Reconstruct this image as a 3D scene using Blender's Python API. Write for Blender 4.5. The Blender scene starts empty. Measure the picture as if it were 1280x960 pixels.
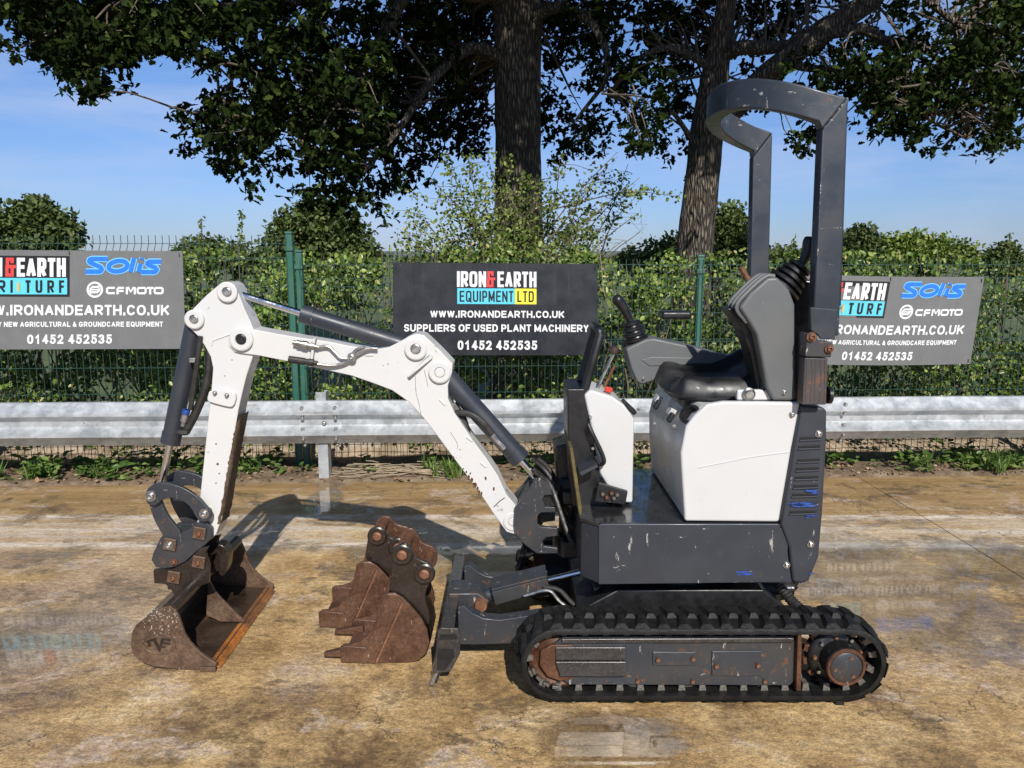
import bpy, bmesh, math, random
import numpy as np
from mathutils import Vector, Matrix, noise as mnoise

random.seed(7)
rng = np.random.default_rng(7)
scene = bpy.context.scene
COL = scene.collection

# ------------------------------------------------------------------ camera, sky, sun, exposure
CAM_H, PITCH, FPX = 1.58, math.radians(9.3), 962.0
cam_d = bpy.data.cameras.new('camera')
cam = bpy.data.objects.new('camera', cam_d)
COL.objects.link(cam)
cam.location = (0, 0, CAM_H)
cam.rotation_euler = (math.radians(90) - PITCH, 0, 0)
cam_d.sensor_width = 36
cam_d.lens = 36 * FPX / 1280
cam_d.clip_start = 0.05
cam_d.clip_end = 8000
scene.camera = cam

SUN_EL, SUN_AZ = math.radians(37.3), math.radians(11.5)      # azimuth: from -Y towards +X
sun_dir = Vector((math.sin(SUN_AZ) * math.cos(SUN_EL), -math.cos(SUN_AZ) * math.cos(SUN_EL), math.sin(SUN_EL)))
sun_d = bpy.data.lights.new('sun', 'SUN')
sun_d.energy = 4.6
sun_d.angle = math.radians(0.53)
sun_d.color = (1.0, 0.955, 0.885)
sun = bpy.data.objects.new('sun', sun_d)
COL.objects.link(sun)
sun.rotation_euler = sun_dir.to_track_quat('Z', 'Y').to_euler()
sun.location = (2, -8, 9)

world = bpy.data.worlds.new('World')
scene.world = world
world.use_nodes = True
wn, wl = world.node_tree.nodes, world.node_tree.links
wn.clear()
w_out = wn.new('ShaderNodeOutputWorld')
w_bg = wn.new('ShaderNodeBackground')
w_bg.inputs['Strength'].default_value = 0.075
sky = wn.new('ShaderNodeTexSky')
sky.sky_type = 'NISHITA'
sky.sun_disc = False
sky.sun_elevation = SUN_EL
sky.sun_rotation = math.radians(180) - SUN_AZ
sky.altitude = 50
sky.air_density = 1.0
sky.dust_density = 0.1
sky.ozone_density = 3.0
w_tc = wn.new('ShaderNodeTexCoord')
w_map = wn.new('ShaderNodeMapping')
w_map.inputs['Scale'].default_value = (1.6, 1.6, 8.0)
w_map.inputs['Rotation'].default_value = (0.0, math.radians(6), 0.3)
w_ns = wn.new('ShaderNodeTexNoise')
w_ns.inputs['Scale'].default_value = 1.7
w_ns.inputs['Detail'].default_value = 7
w_ns.inputs['Roughness'].default_value = 0.62
w_ns.inputs['Distortion'].default_value = 0.5
w_ramp = wn.new('ShaderNodeMapRange')
w_ramp.inputs['From Min'].default_value = 0.42
w_ramp.inputs['From Max'].default_value = 0.78
w_ramp.inputs['To Max'].default_value = 0.62
w_mix = wn.new('ShaderNodeMix')
w_mix.data_type = 'RGBA'
w_mix.inputs['B'].default_value = (5.8, 6.7, 9.2, 1)
w_hue = wn.new('ShaderNodeHueSaturation')
w_hue.inputs['Saturation'].default_value = 1.05
w_sep = wn.new('ShaderNodeSeparateXYZ')
w_tint = wn.new('ShaderNodeValToRGB')          # clear-air colour of the whole sky by height, the same all round
for el, (p, c) in zip([w_tint.color_ramp.elements[0], w_tint.color_ramp.elements[1], w_tint.color_ramp.elements.new(.08), w_tint.color_ramp.elements.new(.2)],
                      ((0.0, (.46, .57, .94)), (.5, (.74, .92, 1.14)), (.08, (.63, .75, 1.10)), (.22, (.84, .96, 1.24)))):
    el.position = p
    el.color = (*c, 1)
w_mul = wn.new('ShaderNodeMix')
w_mul.data_type = 'RGBA'
w_mul.blend_type = 'MULTIPLY'
w_mul.inputs['Factor'].default_value = 1
wl.new(w_tc.outputs['Generated'], w_map.inputs['Vector'])
wl.new(w_map.outputs['Vector'], w_ns.inputs['Vector'])
wl.new(w_ns.outputs['Fac'], w_ramp.inputs['Value'])
wl.new(w_ramp.outputs['Result'], w_mix.inputs['Factor'])
wl.new(sky.outputs['Color'], w_hue.inputs['Color'])
wl.new(w_tc.outputs['Generated'], w_sep.inputs[0])
wl.new(w_sep.outputs[2], w_tint.inputs['Fac'])
wl.new(w_hue.outputs['Color'], w_mul.inputs['A'])
wl.new(w_tint.outputs['Color'], w_mul.inputs['B'])
wl.new(w_mul.outputs['Result'], w_mix.inputs['A'])
wl.new(w_mix.outputs['Result'], w_bg.inputs['Color'])
wl.new(w_bg.outputs['Background'], w_out.inputs['Surface'])

scene.view_settings.view_transform = 'Standard'
scene.view_settings.look = 'None'
scene.view_settings.exposure = 0.32
scene.view_settings.gamma = 1.0
scene.view_settings.use_curve_mapping = False
scene.cycles.max_bounces = 8
scene.cycles.transparent_max_bounces = 6

# ------------------------------------------------------------------ helpers
SP, CP = math.sin(PITCH), math.cos(PITCH)
def ray(px, py):
    rx, ry = (px - 640) / FPX, (py - 480) / FPX
    return Vector((rx, CP - ry * SP, -SP - ry * CP))
def W(px, py, Y, k=0.0):
    """world point seen at a photo pixel, on the upright plane y = Y + k x"""
    d = ray(px, py)
    t = Y / (d.y - k * d.x)
    return Vector((d.x * t, d.y * t, CAM_H + d.z * t))
def G(px, py, z=0.0):
    d = ray(px, py)
    t = (z - CAM_H) / d.z
    return Vector((d.x * t, d.y * t, z))

ABS = {}
def aloc(o): return ABS.get(o.name, Vector((0, 0, 0)))

def props(o, label=None, cat=None, group=None, kind=None):
    if label: o['label'] = label
    if cat: o['category'] = cat
    if group: o['group'] = group
    if kind: o['kind'] = kind
    return o

def thing(name, loc, label, cat, group=None, kind=None):
    o = bpy.data.objects.new(name, None)
    COL.objects.link(o)
    o.empty_display_size = 0.1
    o.location = loc
    ABS[o.name] = Vector(loc)
    return props(o, label, cat, group, kind)

def link(name, me, mat, parent=None, c=Vector((0, 0, 0)), bevel=0, seg=2, angle=35, smooth=True):
    if mat is not None and not me.materials:
        for m in (mat if isinstance(mat, (list, tuple)) else [mat]): me.materials.append(m)
    o = bpy.data.objects.new(name, me)
    COL.objects.link(o)
    ABS[o.name] = Vector(c)
    if parent is not None:
        o.parent = parent
        o.location = Vector(c) - aloc(parent)
    else:
        o.location = c
    if smooth and len(me.polygons):
        me.polygons.foreach_set('use_smooth', np.ones(len(me.polygons), dtype=bool))
        if not bevel: me.set_sharp_from_angle(angle=math.radians(angle))
    if bevel:
        b = o.modifiers.new('edge', 'BEVEL')
        b.width = bevel
        b.segments = seg
        b.limit_method = 'ANGLE'
        b.angle_limit = math.radians(40)
        b.harden_normals = True
    return o

def obj(name, bm, mat, parent=None, bevel=0, seg=2, angle=35, origin=None, smooth=True, label=None):
    bmesh.ops.recalc_face_normals(bm, faces=bm.faces)
    if origin is None:
        co = np.array([v.co[:] for v in bm.verts])
        c = Vector((co.min(0) + co.max(0)) / 2)
    else:
        c = Vector(origin)
    bmesh.ops.translate(bm, verts=bm.verts, vec=-c)
    me = bpy.data.meshes.new(name)
    bm.to_mesh(me)
    bm.free()
    o = link(name, me, mat, parent, c, bevel, seg, angle, smooth)
    if label: o['label'] = label
    return o

def clone(src, parent, loc, rot=None, name=None):
    o = src.copy()
    COL.objects.link(o)
    o.parent = parent
    ABS[o.name] = Vector(loc)
    o.location = Vector(loc) - (aloc(parent) if parent else Vector((0, 0, 0)))
    if rot is not None: o.rotation_euler = rot
    return o

def BM(): return bmesh.new()

def prism(bm, pts, y0, y1):
    """pts: (x, z) outline, extruded from y0 to y1"""
    a = [bm.verts.new((p[0], y0, p[1])) for p in pts]
    b = [bm.verts.new((p[0], y1, p[1])) for p in pts]
    n = len(pts)
    bm.faces.new(a)
    bm.faces.new(b[::-1])
    for i in range(n):
        bm.faces.new((a[i], b[i], b[(i + 1) % n], a[(i + 1) % n]))
def pxz(pts, Y):
    r = []
    for p in pts:
        w = W(p[0], p[1], Y)
        r.append((w.x, w.z))
    return r
def smooth2(pts, it=1):
    for _ in range(it):
        q = []
        n = len(pts)
        for i in range(n):
            a, b = pts[i], pts[(i + 1) % n]
            q.append((a[0] * .75 + b[0] * .25, a[1] * .75 + b[1] * .25))
            q.append((a[0] * .25 + b[0] * .75, a[1] * .25 + b[1] * .75))
        pts = q
    return pts
def box(bm, lo, hi, M=None):
    x0, y0, z0 = lo
    x1, y1, z1 = hi
    v = [bm.verts.new(p) for p in ((x0,y0,z0),(x1,y0,z0),(x1,y1,z0),(x0,y1,z0),(x0,y0,z1),(x1,y0,z1),(x1,y1,z1),(x0,y1,z1))]
    for f in ((3,2,1,0),(4,5,6,7),(0,1,5,4),(1,2,6,5),(2,3,7,6),(3,0,4,7)):
        bm.faces.new([v[i] for i in f])
    if M is not None:
        bmesh.ops.transform(bm, matrix=M, verts=v)
    return v
def ring(bm, c, u, w, r, n, fn=None):
    vs = []
    for i in range(n):
        a = 2 * math.pi * i / n
        rr = r * (fn(a) if fn else 1)
        vs.append(bm.verts.new(c + u * (math.cos(a) * rr) + w * (math.sin(a) * rr)))
    return vs
def bridge(bm, a, b):
    n = len(a)
    for i in range(n):
        bm.faces.new((a[i], a[(i + 1) % n], b[(i + 1) % n], b[i]))
def tube(bm, pts, r, n=10, cap=True, flat=None):
    pts = [Vector(p) for p in pts]
    rs = r if isinstance(r, (list, tuple)) else [r] * len(pts)
    t0 = (pts[1] - pts[0]).normalized()
    u = t0.orthogonal().normalized()
    prev = None
    first = None
    for i, p in enumerate(pts):
        if i == 0: t = t0
        elif i == len(pts) - 1: t = (pts[i] - pts[i - 1]).normalized()
        else: t = ((pts[i + 1] - p).normalized() + (p - pts[i - 1]).normalized()).normalized()
        u = (u - t * u.dot(t)).normalized()
        w = t.cross(u)
        rg = ring(bm, p, u, w, rs[i], n)
        if prev: bridge(bm, prev, rg)
        else: first = rg
        prev = rg
    if cap:
        bm.faces.new(first[::-1])
        bm.faces.new(prev)
def spline(pts, k=6):
    """Catmull-Rom through pts"""
    pts = [Vector(p) for p in pts]
    P = [pts[0] * 2 - pts[1]] + pts + [pts[-1] * 2 - pts[-2]]
    out = []
    for i in range(1, len(P) - 2):
        for j in range(k):
            t = j / k
            a, b, c, d = P[i - 1], P[i], P[i + 1], P[i + 2]
            out.append(0.5 * ((2 * b) + (c - a) * t + (2 * a - 5 * b + 4 * c - d) * t * t + (3 * b - a - 3 * c + d) * t ** 3))
    out.append(pts[-1])
    return out
def cyl(bm, p0, p1, r0, r1=None, n=20):
    tube(bm, [p0, p1], [r0, r0 if r1 is None else r1], n)
def lathe(bm, p0, axis, prof, n=24):
    """prof: (distance along axis, radius)"""
    axis = Vector(axis).normalized()
    u = axis.orthogonal().normalized()
    w = axis.cross(u)
    prev = None
    rings = []
    for d, r in prof:
        rings.append(ring(bm, Vector(p0) + axis * d, u, w, max(r, 1e-4), n))
    for a, b in zip(rings, rings[1:]): bridge(bm, a, b)
    bm.faces.new(rings[0][::-1])
    bm.faces.new(rings[-1])
def hexbolt(bm, c, axis, r, h, n=6):
    lathe(bm, c, axis, ((0, r), (h * .8, r), (h, r * .85)), n)
def washerbolt(bm, c, r, axis=(0, -1, 0), h=0.012):
    lathe(bm, c, axis, ((0, r), (h * .5, r), (h * .5, r * .62), (h * 1.2, r * .58), (h * 1.3, r * .4), (h * .8, r * .34), (h * .8, .0005)), 20)

# ------------------------------------------------------------------ materials
class NT:
    def __init__(s, name):
        s.m = bpy.data.materials.new(name)
        s.m.use_nodes = True
        s.n, s.l = s.m.node_tree.nodes, s.m.node_tree.links
        s.bsdf = s.n['Principled BSDF']
        s.tc = s.n.new('ShaderNodeTexCoord')
        s.obj = s.tc.outputs['Object']
    def set(s, **kw):
        for k, v in kw.items():
            s.inp(s.bsdf.inputs[k.replace('_', ' ')], v)
    def inp(s, sock, v):
        if isinstance(v, bpy.types.NodeSocket): s.l.new(v, sock)
        elif isinstance(v, (tuple, list)) and len(v) == 3 and sock.type == 'RGBA': sock.default_value = (*v, 1)
        else: sock.default_value = v
    def map(s, scale=(1, 1, 1), rot=(0, 0, 0), loc=(0, 0, 0), vec=None):
        n = s.n.new('ShaderNodeMapping')
        n.inputs['Scale'].default_value = scale
        n.inputs['Rotation'].default_value = rot
        n.inputs['Location'].default_value = loc
        s.l.new(vec or s.obj, n.inputs['Vector'])
        return n.outputs['Vector']
    def noise(s, scale, detail=4, rough=.55, vec=None, dist=0):
        n = s.n.new('ShaderNodeTexNoise')
        n.inputs['Scale'].default_value = scale
        n.inputs['Detail'].default_value = detail
        n.inputs['Roughness'].default_value = rough
        n.inputs['Distortion'].default_value = dist
        s.l.new(vec or s.obj, n.inputs['Vector'])
        return n.outputs['Fac']
    def voro(s, scale, vec=None, feature='F1', out='Distance'):
        n = s.n.new('ShaderNodeTexVoronoi')
        n.feature = feature
        n.inputs['Scale'].default_value = scale
        s.l.new(vec or s.obj, n.inputs['Vector'])
        return n.outputs[out]
    def rng(s, v, a, b, c=0, d=1, smooth=True):
        n = s.n.new('ShaderNodeMapRange')
        if smooth: n.interpolation_type = 'SMOOTHSTEP'
        s.l.new(v, n.inputs['Value'])
        for k, x in zip(('From Min', 'From Max', 'To Min', 'To Max'), (a, b, c, d)):
            n.inputs[k].default_value = x
        return n.outputs['Result']
    def math(s, op, a, b=None, c=None):
        n = s.n.new('ShaderNodeMath')
        n.operation = op
        for i, v in enumerate((a, b, c)):
            if v is not None: s.inp(n.inputs[i], v)
        return n.outputs[0]
    def mix(s, f, a, b, mode='MIX'):
        n = s.n.new('ShaderNodeMix')
        n.data_type = 'RGBA'
        n.blend_type = mode
        s.inp(n.inputs['Factor'], f)
        s.inp(n.inputs['A'], a)
        s.inp(n.inputs['B'], b)
        return n.outputs['Result']
    def ramp(s, v, stops):
        n = s.n.new('ShaderNodeValToRGB')
        e = n.color_ramp.elements
        while len(e) < len(stops): e.new(.5)
        for el, (p, c) in zip(e, stops):
            el.position = p
            el.color = (*c, 1)
        s.l.new(v, n.inputs['Fac'])
        return n.outputs['Color']
    def bump(s, h, strength=.3, dist=.01, normal=None):
        n = s.n.new('ShaderNodeBump')
        n.inputs['Strength'].default_value = strength
        n.inputs['Distance'].default_value = dist
        s.l.new(h, n.inputs['Height'])
        if normal: s.l.new(normal, n.inputs['Normal'])
        return n.outputs['Normal']
    def sep(s, vec=None):
        n = s.n.new('ShaderNodeSeparateXYZ')
        s.l.new(vec or s.obj, n.inputs[0])
        return n.outputs

def m_paint(name, base, chips=((.62, .58, .5), .70), rust=((.10, .042, .02), .72), rough=.36, dirt=.25, dirtcol=(.16, .12, .08), scale=1.0, coat=.15):
    t = NT(name)
    big = t.noise(3.5 * scale, 5, .6)
    col = t.mix(t.rng(big, .35, .75, 0, dirt), base, dirtcol)
    v = t.math('MULTIPLY_ADD', t.noise(17 * scale, 3), .16, .92)
    col = t.mix(1.0, col, t.mix(0, (1, 1, 1), (1, 1, 1)), 'MULTIPLY') if False else col
    if rust:
        rm = t.math('MULTIPLY', t.rng(t.noise(22 * scale, 8, .68), rust[1] - .06, rust[1]), t.rng(t.noise(2.2 * scale, 2), .42, .6))
        col = t.mix(rm, col, rust[0])
    if chips:
        st = t.map((38 * scale, 38 * scale, 9 * scale), (.5, .9, .3))
        sc = t.rng(t.noise(1.0, 6, .7, st), chips[1] - .05, chips[1])
        st2 = t.map((16 * scale, 30 * scale, 55 * scale), (.2, -.7, .4))
        sc2 = t.rng(t.noise(1.0, 5, .65, st2), chips[1] - .02, chips[1] + .02)
        cm = t.math('MAXIMUM', sc, sc2)
        col = t.mix(cm, col, chips[0])
    t.set(Base_Color=col, Roughness=t.rng(t.noise(9, 4), .3, .7, rough - .1, rough + .16), Coat_Weight=coat, Coat_Roughness=.18)
    t.set(Normal=t.bump(t.noise(45, 3), .06, .004))
    return t.m
def m_rust(name, dark=(.032, .016, .010), mid=(.105, .042, .020), hot=(.30, .105, .028), hotmin=.62, rough=.62, scrape=(.34, .27, .20), wet=.0, sc=1.0):
    t = NT(name)
    a = t.noise(6 * sc, 8, .66)
    col = t.ramp(a, ((.30, dark), (.50, mid), (.62, (mid[0] * 1.25, mid[1] * 1.35, mid[2] * 1.3)), (.80, hot)))
    col = t.mix(t.rng(t.noise(3.0 * sc, 3), hotmin, hotmin + .12, 0, .7), col, hot)
    fine = t.rng(t.noise(90, 4, .7), .3, .75, .6, 1.25)
    col = t.mix(1.0, col, fine, 'MULTIPLY')
    s1 = t.rng(t.noise(1, 8, .78, t.map((46, 30, 14), (.3, .8, .2))), .63, .67)
    col = t.mix(t.math('MULTIPLY', s1, .8), col, scrape)
    t.set(Base_Color=col, Roughness=t.rng(a, .3, .7, rough - .22, rough + .1), Metallic=.25, Coat_Weight=wet, Coat_Roughness=.2)
    t.set(Normal=t.bump(t.noise(60, 6, .65), .35, .004))
    return t.m
def m_simple(name, col, rough=.5, metal=0, var=.2, scale=14, bump=.1, coat=0):
    t = NT(name)
    f = t.rng(t.noise(scale, 6, .6), .25, .75, 1 - var, 1 + var)
    t.set(Base_Color=t.mix(1.0, col, f, 'MULTIPLY'), Roughness=t.rng(t.noise(scale * 1.7, 4), .3, .7, max(rough - .1, .03), rough + .12), Metallic=metal, Coat_Weight=coat)
    if bump: t.set(Normal=t.bump(t.noise(scale * 6, 4), bump, .003))
    return t.m
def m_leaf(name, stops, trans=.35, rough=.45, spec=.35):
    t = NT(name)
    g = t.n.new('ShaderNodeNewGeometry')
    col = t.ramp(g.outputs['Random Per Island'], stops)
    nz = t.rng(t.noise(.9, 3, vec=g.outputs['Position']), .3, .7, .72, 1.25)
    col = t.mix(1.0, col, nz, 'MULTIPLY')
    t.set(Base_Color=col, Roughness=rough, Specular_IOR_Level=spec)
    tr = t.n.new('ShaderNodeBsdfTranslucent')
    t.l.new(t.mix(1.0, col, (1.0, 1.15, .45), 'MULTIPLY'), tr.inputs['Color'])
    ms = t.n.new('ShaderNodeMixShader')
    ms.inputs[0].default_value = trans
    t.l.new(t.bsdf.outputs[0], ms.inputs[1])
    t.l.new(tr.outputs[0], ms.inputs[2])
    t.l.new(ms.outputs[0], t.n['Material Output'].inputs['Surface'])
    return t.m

M = {}
M['navy'] = m_paint('navy_paint', (.023, .028, .038), chips=((.42, .40, .36), .71), rust=((.12, .05, .025), .70), dirt=.2, dirtcol=(.055, .05, .045), rough=.40)
M['navyskirt'] = m_paint('scratched_navy_paint', (.023, .028, .038), chips=((.34, .32, .29), .678), rust=((.12, .05, .025), .68), dirt=.35, dirtcol=(.05, .05, .05), rough=.40, scale=.8)
M['navyworn'] = m_paint('worn_navy_paint', (.023, .028, .037), chips=((.34, .30, .25), .672), rust=((.11, .05, .025), .63), dirt=.8, dirtcol=(.045, .038, .032), rough=.42)
M['white'] = m_paint('white_paint', (.525, .525, .522), chips=((.52, .47, .40), .735), rust=((.09, .045, .03), .70), dirt=.35, dirtcol=(.60, .55, .46), rough=.34)
M['cover'] = m_paint('white_cover_plastic', (.515, .516, .513), chips=((.50, .47, .40), .755), rust=None, dirt=.3, dirtcol=(.45, .435, .40), rough=.36)
M['grey'] = m_paint('grey_plastic', (.10, .105, .108), chips=((.30, .28, .25), .735), rust=None, dirt=.3, dirtcol=(.12, .115, .10), rough=.5, coat=0)
M['black'] = m_simple('black_plastic', (.010, .010, .011), .38, 0, .3, 20, .08)
M['vinyl'] = m_simple('black_vinyl', (.009, .009, .010), .44, 0, .3, 10, .2, .05)
M['rubber'] = m_simple('wet_track_rubber', (.010, .0095, .009), .56, 0, .6, 22, .8, 0)
M['rubber'].node_tree.nodes['Principled BSDF'].inputs['Specular IOR Level'].default_value = .26
M['rubber'].node_tree.nodes['Principled BSDF'].inputs['Coat Roughness'].default_value = .12
M['steel'] = m_simple('bare_steel', (.42, .41, .39), .38, 1, .25, 25, .1)
M['chrome'] = m_simple('chrome_rod', (.70, .70, .70), .12, 1, .08, 25, 0)
M['hose'] = m_simple('hose_rubber', (.022, .020, .018), .5, 0, .4, 30, .2)
M['rust'] = m_rust('brown_rust')
M['rustpin'] = m_rust('rusty_pin', (.06, .03, .02), (.17, .075, .04), (.30, .13, .06), .6)
M['bucketrust'] = m_rust('bucket_rust', (.030, .016, .011), (.105, .048, .027), (.20, .088, .042), .66, .5, (.46, .38, .30), .3)
M['bucketdark'] = m_rust('dark_bucket_steel', (.009, .0085, .008), (.028, .018, .013), (.13, .05, .022), .64, .42, (.25, .19, .13), .5)
M['mudsteel'] = m_rust('muddy_bucket_steel', (.045, .030, .022), (.125, .075, .048), (.22, .115, .06), .66, .55, (.42, .36, .29), .1)
M['orange'] = m_rust('orange_rust_floor', (.09, .045, .025), (.24, .105, .04), (.55, .18, .03), .50, .5, (.40, .28, .18), .2)
M['mud'] = m_rust('dried_mud', (.03, .02, .013), (.10, .066, .04), (.17, .11, .07), .7, .8, (.28, .22, .16))
M['red'] = m_simple('red_knob_plastic', (.62, .05, .03), .35, 0, .1, 10, 0)
M['yellow'] = m_simple('faded_yellow_strip', (.10, .075, .022), .6, 0, .4, 20, .1)

# galvanised steel of the guard rail
def m_galv():
    t = NT('galvanised_steel')
    sp = t.voro(26, t.map((1, 1, 1)), out='Color')
    s = t.n.new('ShaderNodeSeparateColor')
    t.l.new(sp, s.inputs[0])
    spangle = t.rng(s.outputs[0], 0, 1, .86, 1.08, False)
    col = t.mix(t.rng(t.noise(7, 6, .7), .45, .62, 0, .75), (.50, .52, .53), (.33, .36, .38))
    col = t.mix(1.0, col, spangle, 'MULTIPLY')
    st = t.rng(t.noise(1, 5, .6, t.map((2.0, 8, 26))), .60, .72, 0, .55)
    col = t.mix(st, col, (.27, .23, .18))
    sp2 = t.rng(t.noise(70, 4, .7), .68, .72, 0, .8)
    col = t.mix(sp2, col, (.10, .085, .07))
    t.set(Base_Color=col, Metallic=.55, Roughness=t.rng(t.noise(12, 5), .3, .7, .36, .58))
    t.set(Normal=t.bump(t.noise(30, 4), .06, .004))
    return t.m
M['galv'] = m_galv()
M['green_steel'] = m_paint('green_fence_paint', (.018, .105, .075), chips=((.25, .30, .26), .70), rust=None, dirt=.5, dirtcol=(.06, .10, .07), rough=.42)
M['green_wire'] = m_simple('green_wire_coating', (.016, .055, .042), .42, 0, .3, 12, 0)

# ground: old concrete, damp, with residue bands and puddles
def m_concrete():
    t = NT('wet_stained_concrete')
    xyz = t.sep()
    X, Y = xyz[0], xyz[1]
    wob = t.math('MULTIPLY_ADD', t.noise(1.1, 5, .6), .9, -.45)
    Yw = t.math('ADD', Y, t.math('MULTIPLY', wob, .42))
    big = t.noise(.75, 6, .62, dist=.6)
    mid = t.noise(3.2, 7, .66)
    col = t.ramp(mid, ((.30, (.200, .120, .046)), (.43, (.345, .216, .088)), (.56, (.475, .318, .142)), (.70, (.59, .445, .25))))
    # grey mauve washed-out areas on the left
    lm = t.math('MULTIPLY', t.rng(X, -.9, -1.9), t.rng(Y, 5.0, 3.2))
    gm = t.math('MAXIMUM', t.math('MULTIPLY', lm, t.rng(big, .36, .56)), t.rng(t.noise(1.7, 5, .6, t.map(loc=(5, 2, 0))), .60, .70, 0, .75))
    col = t.mix(t.math('MULTIPLY', gm, .62), col, (.36, .275, .215))
    # back strip: browner with brushed streaks running along X
    streak = t.noise(1, 6, .62, t.map((.8, 9, 1), (0, 0, .12)))
    back = t.rng(Yw, 4.45, 4.75)
    bcol = t.ramp(streak, ((.28, (.165, .095, .030)), (.48, (.275, .172, .068)), (.66, (.38, .262, .13)), (.8, (.46, .36, .22))))
    col = t.mix(t.math('MULTIPLY', back, .85), col, bcol)
    # pale dried residue lines
    res = t.noise(1, 7, .68, t.map((1.6, 15, 1), (0, 0, -.012), (3, 0, 0)))
    lines = t.math('MULTIPLY', t.rng(Yw, 3.92, 4.08), t.rng(Yw, 4.62, 4.45))
    pale = t.math('MULTIPLY', lines, t.rng(res, .40, .58, .05, .72))
    col = t.mix(pale, col, (.50, .43, .335))
    for yc, wd, am in ((4.56, .045, .9), (4.09, .035, .85), (4.33, .05, .55)):
        d = t.math('ABSOLUTE', t.math('SUBTRACT', t.math('ADD', Y, t.math('MULTIPLY', wob, .16)), yc))
        ln = t.math('MULTIPLY', t.rng(d, wd * 1.5, wd * .3), t.rng(t.noise(1, 8, .72, t.map((5, 26, 1))), .40, .56))
        col = t.mix(t.math('MULTIPLY', ln, am), col, (.66, .59, .50))
    # dark damp blotches
    brk0 = t.rng(t.noise(11, 9, .78, t.map(loc=(2, 2, 0))), .38, .62, .1, 1)
    blot = t.math('MULTIPLY', t.rng(t.noise(2.3, 8, .74, t.map(loc=(1.7, .4, 0))), .52, .70, 0, .85), brk0)
    col = t.mix(blot, col, (.085, .058, .032))
    ragged = t.math('MULTIPLY_ADD', t.noise(7.5, 8, .72), 1.5, -.75)
    def ell(px, py, rx, ry, soft=.5):
        c = G(px, py)
        dx = t.math('MULTIPLY', t.math('SUBTRACT', X, c.x), 1 / rx)
        dy = t.math('MULTIPLY', t.math('SUBTRACT', Y, c.y), 1 / ry)
        d = t.math('SQRT', t.math('ADD', t.math('MULTIPLY', dx, dx), t.math('MULTIPLY', dy, dy)))
        d = t.math('ADD', d, t.math('ADD', t.math('MULTIPLY', wob, 1.1), ragged))
        return t.rng(d, 1.0 + soft * .5, 1.0 - soft * .5)
    for px, py, rx, ry, a in ((360, 885, .26, .12, .62), (205, 948, .10, .06, .8), (60, 745, .20, .10, .5), (75, 868, .3, .09, .35), (205, 730, .26, .1, .3)):
        col = t.mix(t.math('MULTIPLY', t.math('MULTIPLY', ell(px, py, rx, ry, .9), brk0), a), col, (.07, .046, .026))
    for px, py, rx, ry, a in ((385, 845, .14, .16, .35), (80, 800, .35, .16, .28), (1180, 830, .4, .2, .18), (425, 770, .12, .2, .25)):
        col = t.mix(t.math('MULTIPLY', t.math('MULTIPLY', ell(px, py, rx, ry, 1.2), brk0), a * 1.5), col, (.46, .38, .34))
    # exposed aggregate speckle
    ag = t.voro(190)
    ag2 = t.noise(150, 4, .7)
    near = t.rng(Y, 4.7, 2.6, .35, 1)
    sp = t.math('MULTIPLY', t.rng(ag2, .54, .66), near)
    col = t.mix(t.math('MULTIPLY', sp, .62), col, (.085, .052, .022))
    sp2 = t.math('MULTIPLY', t.rng(t.noise(120, 3, .7, t.map(loc=(3, 3, 3))), .60, .70), near)
    col = t.mix(t.math('MULTIPLY', sp2, .6), col, (.62, .50, .33))
    pit = t.rng(t.noise(24, 5, .7, t.map(loc=(9, 1, 0))), .655, .70)
    col = t.mix(t.math('MULTIPLY', pit, .8), col, (.06, .04, .022))
    # damp stains with ragged edges, washed grey film and diagonal brush marks
    d1 = t.noise(2.0, 10, .70, t.map((1, 1.5, 1), (0, 0, .6), (4, 8, 0)), dist=.5)
    damp = t.math('MULTIPLY', t.rng(d1, .50, .57), t.rng(t.noise(8, 8, .8), .36, .60, .25, 1))
    col = t.mix(t.math('MULTIPLY', damp, .58), col, (.125, .084, .045))
    d2 = t.noise(2.6, 9, .72, t.map((1, 1.3, 1), (0, 0, .5), (-3, 2, 0)), dist=.6)
    film = t.math('MULTIPLY', t.rng(d2, .55, .61), t.rng(t.noise(20, 8, .8), .38, .58, .15, 1))
    col = t.mix(t.math('MULTIPLY', film, .60), col, (.50, .41, .345))
    br = t.noise(1, 8, .75, t.map((4.5, 34, 1), (0, 0, .62)))
    col = t.mix(1.0, col, t.rng(br, .34, .66, .87, 1.13), 'MULTIPLY')
    cr = t.math('ABSOLUTE', t.math('SUBTRACT', t.noise(.9, 9, .62, t.map(loc=(11, 4, 0))), .5))
    crack = t.math('MULTIPLY', t.rng(cr, .0035, .0012), t.rng(t.noise(.8, 2, vec=t.map(loc=(2, 9, 0))), .50, .58))
    col = t.mix(t.math('MULTIPLY', crack, .8), col, (.06, .04, .022))
    # coarse grit: worn matrix with dark pores and pale grains
    fa = t.noise(30, 10, .80, t.map((1, 1.5, 1), (0, 0, .5)))
    fb = t.noise(105, 6, .8, t.map((1, 1.4, 1), (0, 0, -.3), (7, 2, 0)))
    gr = t.math('MULTIPLY', t.rng(fa, .34, .66, .58, 1.40), t.rng(fb, .34, .66, .66, 1.34))
    col = t.mix(t.rng(Y, 5.2, 3.0, .45, 1), col, t.mix(1.0, col, gr, 'MULTIPLY'))
    # wet film
    wet = t.math('MAXIMUM', t.rng(t.noise(1.3, 8, .70, t.map(loc=(.3, 4.2, 0))), .50, .66, 0, .5), t.math('MULTIPLY', damp, .75))
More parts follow.
